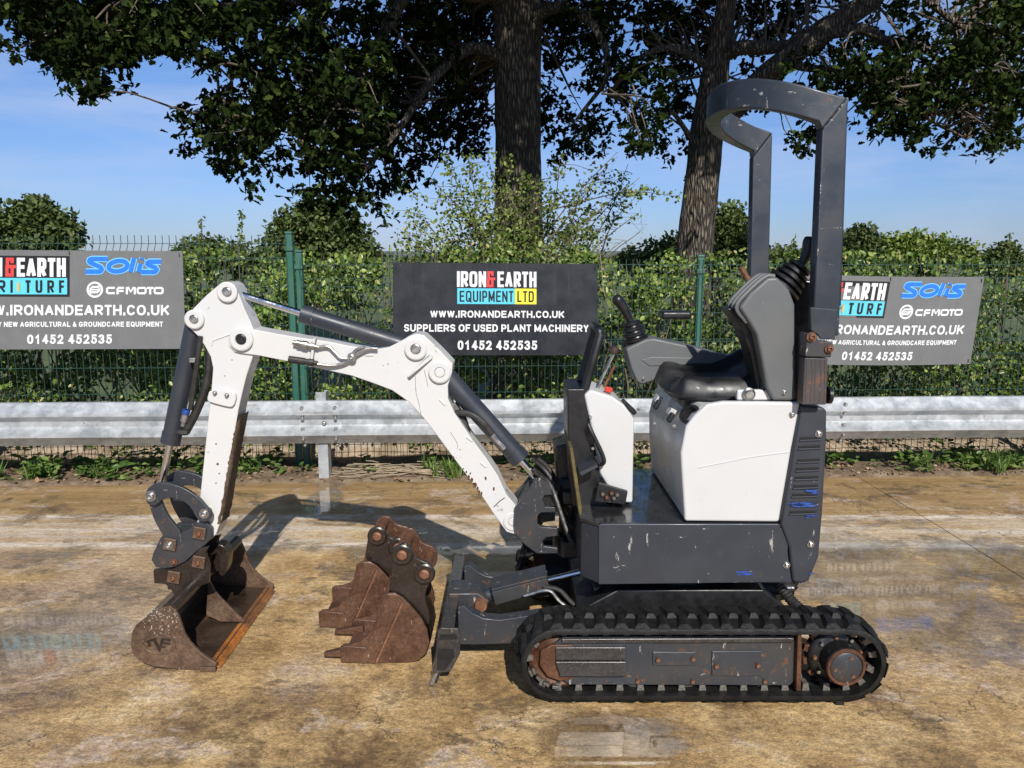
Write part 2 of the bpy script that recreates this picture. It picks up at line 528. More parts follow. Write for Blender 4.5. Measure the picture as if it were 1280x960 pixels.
    for px, py, rx, ry, a in ((765, 922, .26, .16, 1.0), (735, 940, .16, .16, 1.0), (1095, 730, .48, .80, .95), (1240, 700, .40, .34, .95), (55, 795, .46, .32, .85), (640, 705, .55, .34, 1.0), (405, 625, .12, .36, .95), (290, 650, .35, .3, .6), (470, 900, .25, .1, .5), (990, 920, .4, .12, .55)):
        wet = t.math('MAXIMUM', wet, t.math('MULTIPLY', ell(px, py, rx, ry, .55), a))
    grit = t.rng(t.noise(34, 7, .75), .42, .56, .12, 1)
    grit = t.math('MAXIMUM', grit, t.rng(wet, .55, .85, 0, .95))
    wetg = t.math('MULTIPLY', wet, grit)
    col = t.mix(1.0, col, t.rng(wet, .3, .95, 1, .70), 'MULTIPLY')
    t.set(Base_Color=col, Roughness=t.rng(wet, .2, 1.0, .72, .30), Specular_IOR_Level=.45)
    t.set(Coat_Weight=t.rng(wetg, .15, .8, 0, 1), Coat_Roughness=t.rng(wet, .45, .95, .14, .02), Coat_IOR=1.5)
    h = t.math('ADD', t.math('MULTIPLY', fa, 1.6), t.math('MULTIPLY', mid, 1.0))
    t.set(Normal=t.bump(h, .55, .006))
    t.set(Coat_Normal=t.bump(t.noise(24, 6, .65), .024, .004))
    return t.m
M['concrete'] = m_concrete()
def m_soil(name, a, b, c, sc=9):
    t = NT(name)
    f = t.noise(sc, 8, .72)
    col = t.ramp(f, ((.3, a), (.5, b), (.72, c)))
    t.set(Base_Color=col, Roughness=.9, Normal=t.bump(t.noise(sc * 5, 6, .7), .7, .02))
    return t.m
M['soil'] = m_soil('dry_soil', (.075, .050, .028), (.165, .115, .070), (.31, .24, .165))
M['bank'] = m_soil('pale_earth_bank', (.15, .105, .065), (.33, .25, .165), (.48, .39, .28), 7)
M['meadow'] = m_soil('meadow_ground', (.035, .05, .016), (.07, .095, .028), (.13, .135, .05), .6)
M['hill'] = m_soil('far_hill', (.075, .10, .09), (.10, .13, .12), (.13, .16, .15), .004)
M['block'] = m_soil('pale_concrete_block', (.22, .18, .13), (.40, .33, .245), (.52, .45, .35), 12)

def m_bark(name, dark, lightc, sc=1):
    t = NT(name)
    v = t.map((9 * sc, 9 * sc, 1.6 * sc))
    n1 = t.noise(1.0, 7, .66, v, dist=.6)
    vo = t.voro(2.6, v, 'DISTANCE_TO_EDGE')
    h = t.math('ADD', t.rng(vo, 0, .32), t.math('MULTIPLY', n1, .8))
    col = t.mix(t.rng(h, .35, 1.25), dark, lightc)
    lich = t.rng(t.noise(5, 6, .7), .60, .70, 0, .5)
    col = t.mix(lich, col, (.20, .20, .14))
    t.set(Base_Color=col, Roughness=.9, Normal=t.bump(h, .9, .05))
    return t.m
M['bark'] = m_bark('oak_bark', (.038, .031, .024), (.185, .152, .112), 1.6)
M['twig'] = m_simple('twig_bark', (.11, .085, .06), .85, 0, .3, 6, .3)
M['twigpale'] = m_simple('pale_dead_twig', (.30, .24, .16), .85, 0, .3, 6, .3)
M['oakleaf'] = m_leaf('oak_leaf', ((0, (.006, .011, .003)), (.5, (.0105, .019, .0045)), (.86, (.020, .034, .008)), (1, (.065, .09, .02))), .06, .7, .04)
M['hedgeleaf'] = m_leaf('hedge_leaf', ((0, (.024, .046, .011)), (.3, (.072, .128, .022)), (.65, (.145, .215, .040)), (.9, (.26, .33, .07)), (1, (.40, .36, .15))), .24, .36)
M['shrubleaf'] = m_leaf('shrub_leaf', ((0, (.055, .085, .018)), (.5, (.13, .185, .036)), (.9, (.23, .28, .07)), (1, (.34, .32, .13))), .26, .45)
M['weedleaf'] = m_leaf('weed_leaf', ((0, (.045, .09, .018)), (.6, (.10, .18, .036)), (1, (.24, .30, .09))), .3, .4)
M['farleaf'] = m_leaf('far_tree_leaf', ((0, (.035, .055, .014)), (.5, (.075, .105, .028)), (1, (.14, .17, .05))), .2, .6)
M['litter'] = m_simple('dead_leaf_litter', (.20, .12, .06), .8, 0, .5, 12, .1)

# ------------------------------------------------------------------ leaves
def L_OAK():
    l = [(0, 0), (.14, .12), (.12, .28), (.30, .40), (.20, .52), (.34, .68), (.18, .80), (.10, .95), (0, 1.0)]
    return l
def L_OVAL(): return [(0, 0), (.24, .22), (.33, .48), (.22, .78), (0, 1.0)]
def L_LANCE(): return [(0, 0), (.13, .3), (.10, .65), (0, 1.0)]
def L_GRASS(): return [(0, 0), (.03, .1), (.028, .6), (0, 1.0)]
def leaf_mesh(name, P, S, half, A=None, N=None, fold=.25, flat=0.0):
    """P centres (n,3), S sizes (n,), half: right outline from base to tip. A: growth axis, N: face normal hints"""
    n = len(P)
    if A is None:
        A = rng.normal(size=(n, 3))
    A = A / np.linalg.norm(A, axis=1, keepdims=True)
    if N is None:
        N = rng.normal(size=(n, 3))
    B = np.cross(A, N)
    B /= np.linalg.norm(B, axis=1, keepdims=True) + 1e-9
    N = np.cross(B, A)
    k = len(half)
    h = np.array(half)
    mid = h[[0, -1]]
    inner = h[1:-1]
    # vertices: base, tip, right inner, left inner
    tpl = np.vstack([[0, 0, 0], [0, 1, 0],
                     np.c_[inner[:, 0], inner[:, 1], inner[:, 0] * fold],
                     np.c_[-inner[:, 0], inner[:, 1], inner[:, 0] * fold]])
    tpl[:, 1] -= .4
    tpl[:, 2] -= .18 * (tpl[:, 1]) ** 2
    nv = len(tpl)
    V = P[:, None, :] + S[:, None, None] * (tpl[None, :, 0, None] * B[:, None, :] + tpl[None, :, 1, None] * A[:, None, :] + tpl[None, :, 2, None] * N[:, None, :])
    m = len(inner)
    f1 = [0] + list(range(2, 2 + m)) + [1]
    f2 = [0, 1] + list(range(2 + 2 * m - 1, 2 + m - 1, -1))
    ls = np.array(f1 + f2)
    loops = (np.arange(n)[:, None] * nv + ls[None, :]).ravel()
    me = bpy.data.meshes.new(name)
    me.vertices.add(n * nv)
    me.vertices.foreach_set('co', V.reshape(-1).astype(np.float32))
    me.loops.add(len(loops))
    me.loops.foreach_set('vertex_index', loops.astype(np.int32))
    me.polygons.add(2 * n)
    tot = np.tile([len(f1), len(f2)], n)
    st = np.concatenate([[0], np.cumsum(tot)[:-1]])
    me.polygons.foreach_set('loop_start', st.astype(np.int32))
    me.update(calc_edges=True)
    me.validate()
    return me
def clumps(C, R, per, squash=(1, 1, .8)):
    """leaf positions round clump centres"""
    C = np.asarray(C)
    n = len(C)
    d = rng.normal(size=(n, per, 3))
    d /= np.linalg.norm(d, axis=2, keepdims=True)
    r = rng.random((n, per, 1)) ** .5
    R = np.broadcast_to(np.asarray(R), (n,))[:, None, None]
    off = d * r * R * np.array(squash)
    return (C[:, None, :] + off).reshape(-1, 3), off.reshape(-1, 3)
def leafobj(name, me, mat, parent=None, kind=None):
    o = link(name, me, mat, parent, aloc(parent) if parent else Vector((0, 0, 0)), smooth=False)
    if parent: me.transform(Matrix.Translation(-aloc(parent)))
    if kind: o['kind'] = kind
    return o

# ------------------------------------------------------------------ the setting
def sheet(name, x0, x1, y0, y1, z, mat, nx=1, ny=1, hf=None, kind='structure'):
    bm = BM()
    vs = [[bm.verts.new((x0 + (x1 - x0) * i / nx, y0 + (y1 - y0) * j / ny, 0)) for i in range(nx + 1)] for j in range(ny + 1)]
    for j in range(ny + 1):
        for i in range(nx + 1):
            v = vs[j][i]
            v.co.z = hf(v.co.x, v.co.y) if hf else z
    for j in range(ny):
        for i in range(nx):
            bm.faces.new((vs[j][i], vs[j][i + 1], vs[j + 1][i + 1], vs[j + 1][i]))
    o = obj(name, bm, mat, origin=(0, 0, 0), angle=80)
    o['kind'] = kind
    return o
KF = .0376                                   # the fence line falls away slightly to the right
def yl(x, y0): return y0 + KF * x
# concrete slabs: three bays with open joints, edge following the fence line
bm = BM()
def slab(pts):
    a = [bm.verts.new((p[0], p[1], 0)) for p in pts]
    b = [bm.verts.new((p[0], p[1], -.14)) for p in pts]
    bm.faces.new(a)
    n = len(pts)
    for i in range(n): bm.faces.new((a[i], b[i], b[(i + 1) % n], a[(i + 1) % n]))
EDGE = 5.34
def jx(y): # long joint that runs away from the camera on the right
    a, b = G(1085, 604), G(1278, 722)
    return a.x + (b.x - a.x) * (y - a.y) / (b.y - a.y)
g = .0024
yj = 3.60
slab([(-14, yj + g - .0), (jx(yj) - g, yj + g), (jx(EDGE) - g, yl(jx(EDGE), EDGE)), (-14, yl(-14, EDGE))])
slab([(jx(yj) + g, yj + g + .14), (14, yj + g + .14), (14, yl(14, EDGE)), (jx(EDGE) + g, yl(jx(EDGE), EDGE))])
slab([(-14, -8), (jx(yj) - g, -8), (jx(yj) - g, yj - g), (-14, yj - g)])
slab([(jx(yj) + g, -8), (14, -8), (14, yj - g + .14), (jx(yj) + g, yj - g + .14)])
o = obj('concrete_yard', bm, M['concrete'], origin=(0, 0, 0), smooth=False)
o['kind'] = 'structure'
sheet('slab_base', -14.0, 14.0, -8, 5.2, -.02, M['soil'])
def verge(x, y):
    return .012 + .03 * mnoise.noise(Vector((x * 3, y * 3, 0))) + .018 * mnoise.noise(Vector((x * 11, y * 11, 4))) - (.05 if y > yl(x, 5.9) else 0)
bm = BM()
nx, ny = 220, 14
vs = []
for j in range(ny + 1):
    row = []
    for i in range(nx + 1):
        x = -9 + 18 * i / nx
        y = yl(x, EDGE - .02 + 1.0 * j / ny)
        z = verge(x, y)
        if j == 0: z = -.05
        row.append(bm.verts.new((x, y - .025 * mnoise.noise(Vector((x * 5, 1, 2))) * (j < 3), z)))
    vs.append(row)
for j in range(ny):
    for i in range(nx): bm.faces.new((vs[j][i], vs[j][i + 1], vs[j + 1][i + 1], vs[j + 1][i]))
o = obj('soil_verge', bm, M['soil'], origin=(0, 0, 0), angle=80)
o['kind'] = 'structure'
bm = BM()
vs = []
for j in range(13):
    row = []
    for i in range(161):
        x = -10 + 20 * i / 160
        y = yl(x, 6.2 + 1.5 * j / 12)
        z = -.02 + .16 * (j / 12) + .05 * mnoise.noise(Vector((x * 2.2, y * 3, 3))) + .03 * mnoise.noise(Vector((x * 8, y * 8, 3)))
        if j == 0: z = -.08
        row.append(bm.verts.new((x, y, z)))
    vs.append(row)
for j in range(12):
    for i in range(160): bm.faces.new((vs[j][i], vs[j][i + 1], vs[j + 1][i + 1], vs[j + 1][i]))
o = obj('earth_bank', bm, M['bank'], origin=(0, 0, 0), angle=80)
o['kind'] = 'structure'
def fieldz(x, y):
    r = math.hypot(x, y)
    return -.2 if r < 60 else -.2 - min(2.0, (r - 60) * .004)
sheet('meadow', -4000, 4000, -3000, 5000, -.2, M['meadow'])
def hillz(x, y):
    e = 1 - abs(y - 4200) / 700
    return -3 + max(0, e) * (34 + 26 * mnoise.noise(Vector((x * .0009, 0, 5))))
sheet('far_hill', -4000, 4000, 3500, 4900, 0, M['hill'], 80, 8, hillz)

# ------------------------------------------------------------------ guard rail
RAILY = 5.36
rail = thing('guard_rail', (0, yl(0, RAILY), 0), 'galvanised steel crash barrier with ribbed beam on one post', 'guard rail')
Zt, Zb = .583, .270
wprof = [(.062, 1.0), (.050, .985), (.000, .80), (-.012, .765), (-.012, .71), (.004, .675), (.036, .60), (.046, .56), (.046, .44), (.036, .40), (.004, .325), (-.012, .29), (-.012, .235), (.000, .20), (.050, .015), (.062, 0.0)]
def beam(x0, x1, off):
    bm = BM()
    rows = []
    n = max(2, int((x1 - x0) / .35))
    for i in range(n + 1):
        x = x0 + (x1 - x0) * i / n
        dz = .004 * mnoise.noise(Vector((x * 1.1, off * 9, 0)))
        fr = [bm.verts.new((x, yl(x, RAILY) + py - off, Zb + (Zt - Zb) * pz + dz)) for py, pz in wprof]
        bk = [bm.verts.new((x, yl(x, RAILY) + py - off + .004, Zb + (Zt - Zb) * pz + dz)) for py, pz in wprof]
        rows.append(fr + bk[::-1])
    for a, b in zip(rows, rows[1:]): bridge(bm, a, b)
    bm.faces.new(rows[0])
    bm.faces.new(rows[-1][::-1])
    return obj('rail_beam', bm, M['galv'], rail, angle=24)
xs = W(425, 520, RAILY, KF).x
xs2 = W(1062, 520, RAILY, KF).x
b1 = beam(-6.2, xs, .006)
b2 = beam(xs - .30, xs2, .0)
b3 = beam(xs2 - .30, 7.2, .006)
xp = W(406, 560, RAILY + .11, KF).x
post0 = None
for k in (-1, 0, 1):
    bm = BM()
    x = xp + 3.2 * k
    y = yl(x, RAILY) + .068
    # Z-post: web plus two flanges
    box(bm, (x - .040, y, -.1), (x + .032, y + .005, .64))
    box(bm, (x + .027, y + .0052, -.1), (x + .032, y + .09, .64))
    box(bm, (x + .0002, y + .085, -.1), (x + .0268, y + .09, .64))
    box(bm, (x - .040, y + .0052, -.1), (x - .035, y + .03, .64))
    obj('post', bm, M['galv'], rail, bevel=.001)
bolt0 = None
for cx in (xs - .15, xs2 - .15):
    for dx in (-.115, .115):
        for pz, yy in ((.86, .006), (.64, .012), (.375, .012), (.14, .012), (-.03, .055)):
            x = cx + dx
            p = Vector((x, yl(x, RAILY) + yy - .012, Zb + (Zt - Zb) * pz))
            if bolt0 is None:
                bm = BM()
                lathe(bm, p, (0, -1, 0), ((-.02, .012), (0, .013), (.004, .012), (.008, .008), (.009, .001)), 10)
                bolt0 = obj('bolt', bm, M['steel'], rail)
            else: clone(bolt0, rail, p + (ABS[bolt0.name] - B0))
            if bolt0 and 'B0' not in globals(): B0 = p.copy()
for px, py in ((100, 529), (1225, 520), (868, 523)):
    p = W(px, py, RAILY + .042, KF)
    bm = BM()
    prism(bm, smooth2([(p.x - .032, p.z - .009), (p.x + .032, p.z - .009), (p.x + .032, p.z + .009), (p.x - .032, p.z + .009)]), p.y - .001, p.y + .0005)
    obj('slot', bm, M['black'], rail)
bm = BM()
p = W(404, 530, RAILY, KF)
washerbolt(bm, p + Vector((0, .03, 0)), .016)
obj('bolt', bm, M['steel'], rail)

# ------------------------------------------------------------------ wire mesh fences
FY = 5.80
def wire_panel(parent, x0, x1, z0, z1, folds, step=.05, spike=.03, r=.0018, yoff=0, hstep=.2):
    bm = BM()
    def yz(z):
        for f in folds:
            if f <= z <= f + .1: return -.03 * (1 - abs((z - f - .05) / .05))
        return 0
    zs = {z0, z1}
    for f in folds: zs |= {f, f + .05, f + .1}
    zs = sorted(z for z in zs if z0 <= z <= z1)
    n = int(round((x1 - x0) / step))
    sq = ((-1, -1), (1, -1), (1, 1), (-1, 1))
    for i in range(n + 1):
        x = x0 + (x1 - x0) * i / n
        y = yl(x, FY + yoff)
        prev = None
        for z in zs:
            rg = [bm.verts.new((x + a * r, y + yz(z) + b * r, z)) for a, b in sq]
            if prev: bridge(bm, prev, rg)
            else: bm.faces.new(rg[::-1])
            prev = rg
        bm.faces.new(prev)
    hz = set()
    z = z0 + .03
    while z < z1 - spike:
        hz.add(round(z, 3))
        z += hstep
    for f in folds: hz |= {round(f, 3), round(f + .1, 3)}
    for z in hz:
        y = -.0045 + yz(z)
        a = [bm.verts.new((x0, yl(x0, FY + yoff) + y + q * r, z + p * r * 1.15)) for p, q in sq]
        b = [bm.verts.new((x1, yl(x1, FY + yoff) + y + q * r, z + p * r * 1.15)) for p, q in sq]
        bridge(bm, a, b)
    o = obj('wire_panel', bm, M['green_wire'], parent, smooth=False)
    o['kind'] = 'stuff'
    return o
def fpost(parent, x, h, yoff=.035, w=.025):
    bm = BM()
    y = yl(x, FY) + yoff
    box(bm, (x - w, y - w, -.25), (x + w, y + w, h))
    o = obj('post', bm, M['green_steel'], parent, bevel=.006)
    bm = BM()
    box(bm, (x - w - .003, y - w - .003, h + .001), (x + w + .003, y + w + .003, h + .022))
    obj('cap', bm, M['green_steel'], o, bevel=.008)
    for z in (h - .12, h * .55, h * .2):
        bm = BM()
        box(bm, (x - w - .006, y - w - .012, z), (x + w + .006, y + w + .006, z + .035))
        obj('clamp', bm, M['green_steel'], o, bevel=.004)
xL = W(366, 400, FY + .03, KF).x
xR = W(377, 400, FY + .03, KF).x
x2 = W(873, 400, FY + .03, KF).x
lf = thing('mesh_fence', (xL, yl(xL, FY), 0), 'taller green wire mesh fence with bent spiked top behind the left grey sign', 'fence', 'green mesh fences behind the crash barrier')
ztl = W(120, 294, FY, KF).z
wire_panel(lf, -7.4, xL - 2.53, -.06, ztl, (ztl - .16, ztl - .76, ztl - 1.36))
wire_panel(lf, xL - 2.49, xL - .015, -.06, ztl, (ztl - .16, ztl - .76, ztl - 1.36))
fpost(lf, xL, W(366, 293, FY + .03, KF).z)
fpost(lf, xL - 2.51, ztl + .02)
rf = thing('mesh_fence', (xR, yl(xR, FY), 0), 'lower green wire mesh fence running behind the black sign and right grey sign', 'fence', 'green mesh fences behind the crash barrier')
ztr = W(450, 324, FY, KF).z
wire_panel(rf, xR + .015, x2 - .015, -.06, ztr, (ztr - .14, ztr - .72, ztr - 1.3))
wire_panel(rf, x2 + .015, x2 + 2.985, -.06, ztr, (ztr - .14, ztr - .72, ztr - 1.3))
wire_panel(rf, x2 + 3.015, 8.0, -.06, ztr, (ztr - .14, ztr - .72, ztr - 1.3))
fpost(rf, xR, W(377, 316, FY + .03, KF).z)
fpost(rf, x2, W(873, 322, FY + .03, KF).z)
fpost(rf, x2 + 3.0, ztr + .02)

# ------------------------------------------------------------------ signs
def m_board(name, base, streak):
    t = NT(name)
    col = t.mix(t.rng(t.noise(5, 6, .7), .45, .75, 0, .35), base, streak)
    st = t.rng(t.noise(1, 5, .6, t.map((42, 1, 2.0))), .56, .72, 0, .3)
    col = t.mix(st, col, streak)
    sp = t.rng(t.noise(85, 3, .6), .72, .74, 0, .6)
    col = t.mix(sp, col, (.45, .45, .43))
    t.set(Base_Color=col, Roughness=t.rng(t.noise(8, 4), .3, .7, .34, .5))
    return t.m
M['boardgrey'] = m_board('grey_sign_board', (.135, .138, .138), (.20, .195, .185))
M['boardblack'] = m_board('black_sign_board', (.012, .014, .019), (.05, .05, .052))
def flat(name, c, rough=.42): 
    t = NT(name)
    f = t.rng(t.noise(30, 4), .3, .7, .93, 1.03)
    t.set(Base_Color=t.mix(1.0, c, f, 'MULTIPLY'), Roughness=rough)
    return t.m
M['pwhite'] = flat('print_white', (.68, .68, .68))
M['pred'] = flat('print_red', (.66, .055, .05))
M['pcyan'] = flat('print_cyan', (.10, .52, .66))
M['pyellow'] = flat('print_yellow', (.80, .70, .05))
M['pblack'] = flat('print_black', (.012, .012, .014))
M['pblue'] = flat('print_blue', (.02, .16, .66))
M['plblue'] = flat('print_light_blue', (.16, .50, .85))
M['pgold'] = flat('print_gold', (.55, .42, .14))

class Sign:
    """board hung on the fence; px box of the photo gives its real size on the fence plane"""
    def __init__(s, corners, Y, root, mat, ref=None, bow=0.0):
        # corners: tl, tr, br, bl in photo pixels, laid on the fence plane
        s.c = [W(c[0], c[1], Y, KF) for c in corners]
        s.ref = ref or corners
        s.root = root
        s.bow = bow
        s.board(mat)
    def uv(s, px, py):
        tl, tr, br, bl = s.ref
        v = (py - tl[1]) / (bl[1] - tl[1])
        l = tl[0] + (bl[0] - tl[0]) * v
        r = tr[0] + (br[0] - tr[0]) * v
        return (px - l) / (r - l), v
    def at(s, u, v, off=0):
        tl, tr, br, bl = s.c
        a = tl.lerp(tr, u)
        b = bl.lerp(br, u)
        p = a.lerp(b, v)
        p = p + Vector((0, .006 * mnoise.noise(Vector((u * 1.9, .3, s.c[0].x))) - off - s.bow * math.sin(math.pi * min(max(u, 0), 1)) , -s.bow * .45 * math.sin(math.pi * min(max(u, 0), 1))))
        return p
    def board(s, mat):
        bm = BM()
        n = 60
        rows = []
        for i in range(n + 1):
            u = i / n
            rows.append([bm.verts.new(s.at(u, 0, 0)), bm.verts.new(s.at(u, 1, 0)), bm.verts.new(s.at(u, 1, -.006)), bm.verts.new(s.at(u, 0, -.006))])
        for a, b in zip(rows, rows[1:]): bridge(bm, a, b)
        bm.faces.new(rows[0]); bm.faces.new(rows[-1])
        obj('board', bm, mat, s.root)
    def poly(s, name, pts, mat, off=.0015):
        bm = BM()
        f = [bm.verts.new(s.at(*s.uv(*p), off)) for p in pts]
        k = [bm.verts.new(s.at(*s.uv(*p), off - .0012)) for p in pts]
        n = len(pts)
        bm.faces.new(f); bm.faces.new(k[::-1])
        for i in range(n): bm.faces.new((f[i], k[i], k[(i + 1) % n], f[(i + 1) % n]))
        return obj(name, bm, mat, s.root, smooth=False)
    def rect(s, name, x0, y0, x1, y1, mat, off=.0015):
        n = 20
        return s.poly(name, [(x0 + (x1 - x0) * i / n, y0) for i in range(n + 1)] + [(x0 + (x1 - x0) * i / n, y1) for i in range(n, -1, -1)], mat, off)
    def text(s, body, x0, y0, x1, y1, mat, off=.0032, bold=.03, shear=0, spacing=1.0, name='lettering'):
        cu = bpy.data.curves.new('t', 'FONT')
        cu.body = body
        cu.offset = bold
        cu.shear = shear
        cu.space_character = spacing
        cu.resolution_u = 4
        cu.extrude = .001
        to = bpy.data.objects.new('t', cu)
        COL.objects.link(to)
        dg = bpy.context.evaluated_depsgraph_get()
        dg.update()
        me = bpy.data.meshes.new_from_object(to.evaluated_get(dg))
        bpy.data.objects.remove(to)
        n = len(me.vertices)
        co = np.empty(n * 3, np.float32)
        me.vertices.foreach_get('co', co)
        co = co.reshape(-1, 3)
        lo, hi = co.min(0), co.max(0)
        out = []
        for x, y, z in co:
            px = x0 + (x1 - x0) * (x - lo[0]) / (hi[0] - lo[0])
            py = y1 + (y0 - y1) * (y - lo[1]) / (hi[1] - lo[1])
            out.append(s.at(*s.uv(px, py), off + (.0006 if z > 0 else -.0010)))
        c = sum(out, Vector()) / n
        me.vertices.foreach_set('co', np.array([(p - c)[:] for p in out], np.float32).ravel())
        me.update()
        me.materials.clear()
        return link(name, me, mat, s.root, c, smooth=False)
    def blob(s, name, pts, r, mat, off):
        """stroke of constant width along a px path (flat ribbon)"""
        pts = [Vector((p[0], p[1], 0)) for p in pts]
        L, R = [], []
        for i, p in enumerate(pts):
            a = pts[max(i - 1, 0)]; b = pts[min(i + 1, len(pts) - 1)]
            d = (b - a).normalized()
            nrm = Vector((-d.y, d.x, 0))
            L.append(p + nrm * r); R.append(p - nrm * r)
        bm = BM()
        lv = [bm.verts.new(s.at(*s.uv(p.x, p.y), off)) for p in L]
        rv = [bm.verts.new(s.at(*s.uv(p.x, p.y), off)) for p in R]
        for i in range(len(pts) - 1): bm.faces.new((lv[i], lv[i + 1], rv[i + 1], rv[i]))
        return obj(name, bm, mat, s.root, smooth=False)

# a plain bold stroke alphabet for the printed boards
def _se(cx, cy, rx, ry, a0, a1, e, n=14):
    r = []
    for i in range(n + 1):
        a = math.radians(a0 + (a1 - a0) * i / n)
        c, s_ = math.cos(a), math.sin(a)
        r.append((cx + rx * math.copysign(abs(c) ** (2 / e), c), cy + ry * math.copysign(abs(s_) ** (2 / e), s_)))
    return r
def glyph(ch, e):
    bowl = lambda x0, y0, y1: [(x0, y1), (.5, y1)] + _se(.5, (y0 + y1) / 2, .5, (y1 - y0) / 2, 90, -90, e, 10) + [(x0, y0)]
    G_ = {
     'A': [[(0, 0), (.5, 1)], [(.5, 1), (1, 0)], [(.2, .30), (.8, .30)]], 'B': [bowl(0, 0, .52), bowl(0, .52, 1), [(0, 0), (0, 1)]],
     'C': [_se(.5, .5, .5, .5, 42, 318, e, 24)], 'D': [[(0, 0), (0, 1)], [(0, 1), (.42, 1)] + _se(.42, .5, .58, .5, 90, -90, e, 16) + [(0, 0)]],
     'E': [[(1, 1), (0, 1), (0, 0), (1, 0)], [(0, .52), (.9, .52)]], 'F': [[(1, 1), (0, 1), (0, 0)], [(0, .5), (.85, .5)]],
     'G': [_se(.5, .5, .5, .5, 45, 330, e, 24) + [(1, .45), (.58, .45)]], 'H': [[(0, 0), (0, 1)], [(1, 0), (1, 1)], [(0, .5), (1, .5)]],
     'I': [[(.5, 0), (.5, 1)]], 'K': [[(0, 0), (0, 1)], [(1, 1), (.06, .38)], [(.34, .60), (1, 0)]], 'L': [[(0, 1), (0, 0), (1, 0)]],
     'M': [[(0, 0), (0, 1)], [(0, 1), (.5, .1)], [(.5, .1), (1, 1)], [(1, 1), (1, 0)]], 'N': [[(0, 0), (0, 1)], [(0, 1), (1, 0)], [(1, 0), (1, 1)]],
     'O': [_se(.5, .5, .5, .5, 0, 360, e, 32)], 'P': [[(0, 0), (0, 1)], bowl(0, .42, 1)],
     'Q': [_se(.5, .5, .5, .5, 0, 360, e, 32), [(.6, .26), (1.02, -.06)]], 'R': [[(0, 0), (0, 1)], bowl(0, .45, 1), [(.45, .45), (1, 0)]],
     'S': [_se(.5, .755, .48, .245, 25, 270, e, 16) + _se(.5, .255, .5, .255, 90, -155, e, 16)], 'T': [[(0, 1), (1, 1)], [(.5, 1), (.5, 0)]],
     'U': [[(0, 1), (0, .4)] + _se(.5, .4, .5, .4, 180, 360, e, 16) + [(1, 1)]], 'W': [[(0, 1), (.25, 0)], [(.25, 0), (.5, 1)], [(.5, 1), (.75, 0)], [(.75, 0), (1, 1)]],
     'Y': [[(0, 1), (.5, .45), (1, 1)], [(.5, .45), (.5, 0)]], '.': [[(.5, -.02), (.5, .10)]],
     '0': [_se(.5, .5, .5, .5, 0, 360, max(e, 2.4), 28)], '1': [[(.15, .74), (.58, 1), (.58, 0)]],
     '2': [_se(.5, .70, .46, .30, 160, -20, e, 14) + [(.72, .42), (.04, 0)], [(.0, 0), (1, 0)]],
     '3': [_se(.48, .75, .44, .25, 160, -80, e, 14), _se(.48, .26, .5, .26, 85, -160, e, 14)],
     '4': [[(.72, 0), (.72, 1)], [(.72, 1), (0, .26)], [(0, .26), (1, .26)]], '5': [[(.92, 1), (.2, 1), (.1, .52)] + _se(.48, .32, .5, .32, 130, -155, e, 18)],
     '&': [[(.86, .86), (.86, 1), (.08, 1), (.08, .56)], [(.0, .54), (1.2, .54)], [(0, .5), (0, 0), (.86, 0), (.86, .54)]] if e > 3 else
          [[(1, .0), (.28, .72), (.26, .86), (.42, 1), (.6, .86), (.52, .68), (.1, .40), (.04, .22), (.2, .02), (.5, 0), (.78, .2), (.92, .46)]],
    }
    return G_[ch]
ADV = {'W': 1.26, 'M': 1.14, 'O': 1.06, 'Q': 1.06, 'G': 1.06, 'I': .40, '.': .38, ' ': .36, 'L': .86, 'T': .86, 'F': .86, 'E': .92, 'S': .92, 'P': .93, 'Y': .93, '1': .78, '&': 1.0, 'A': 1.04}
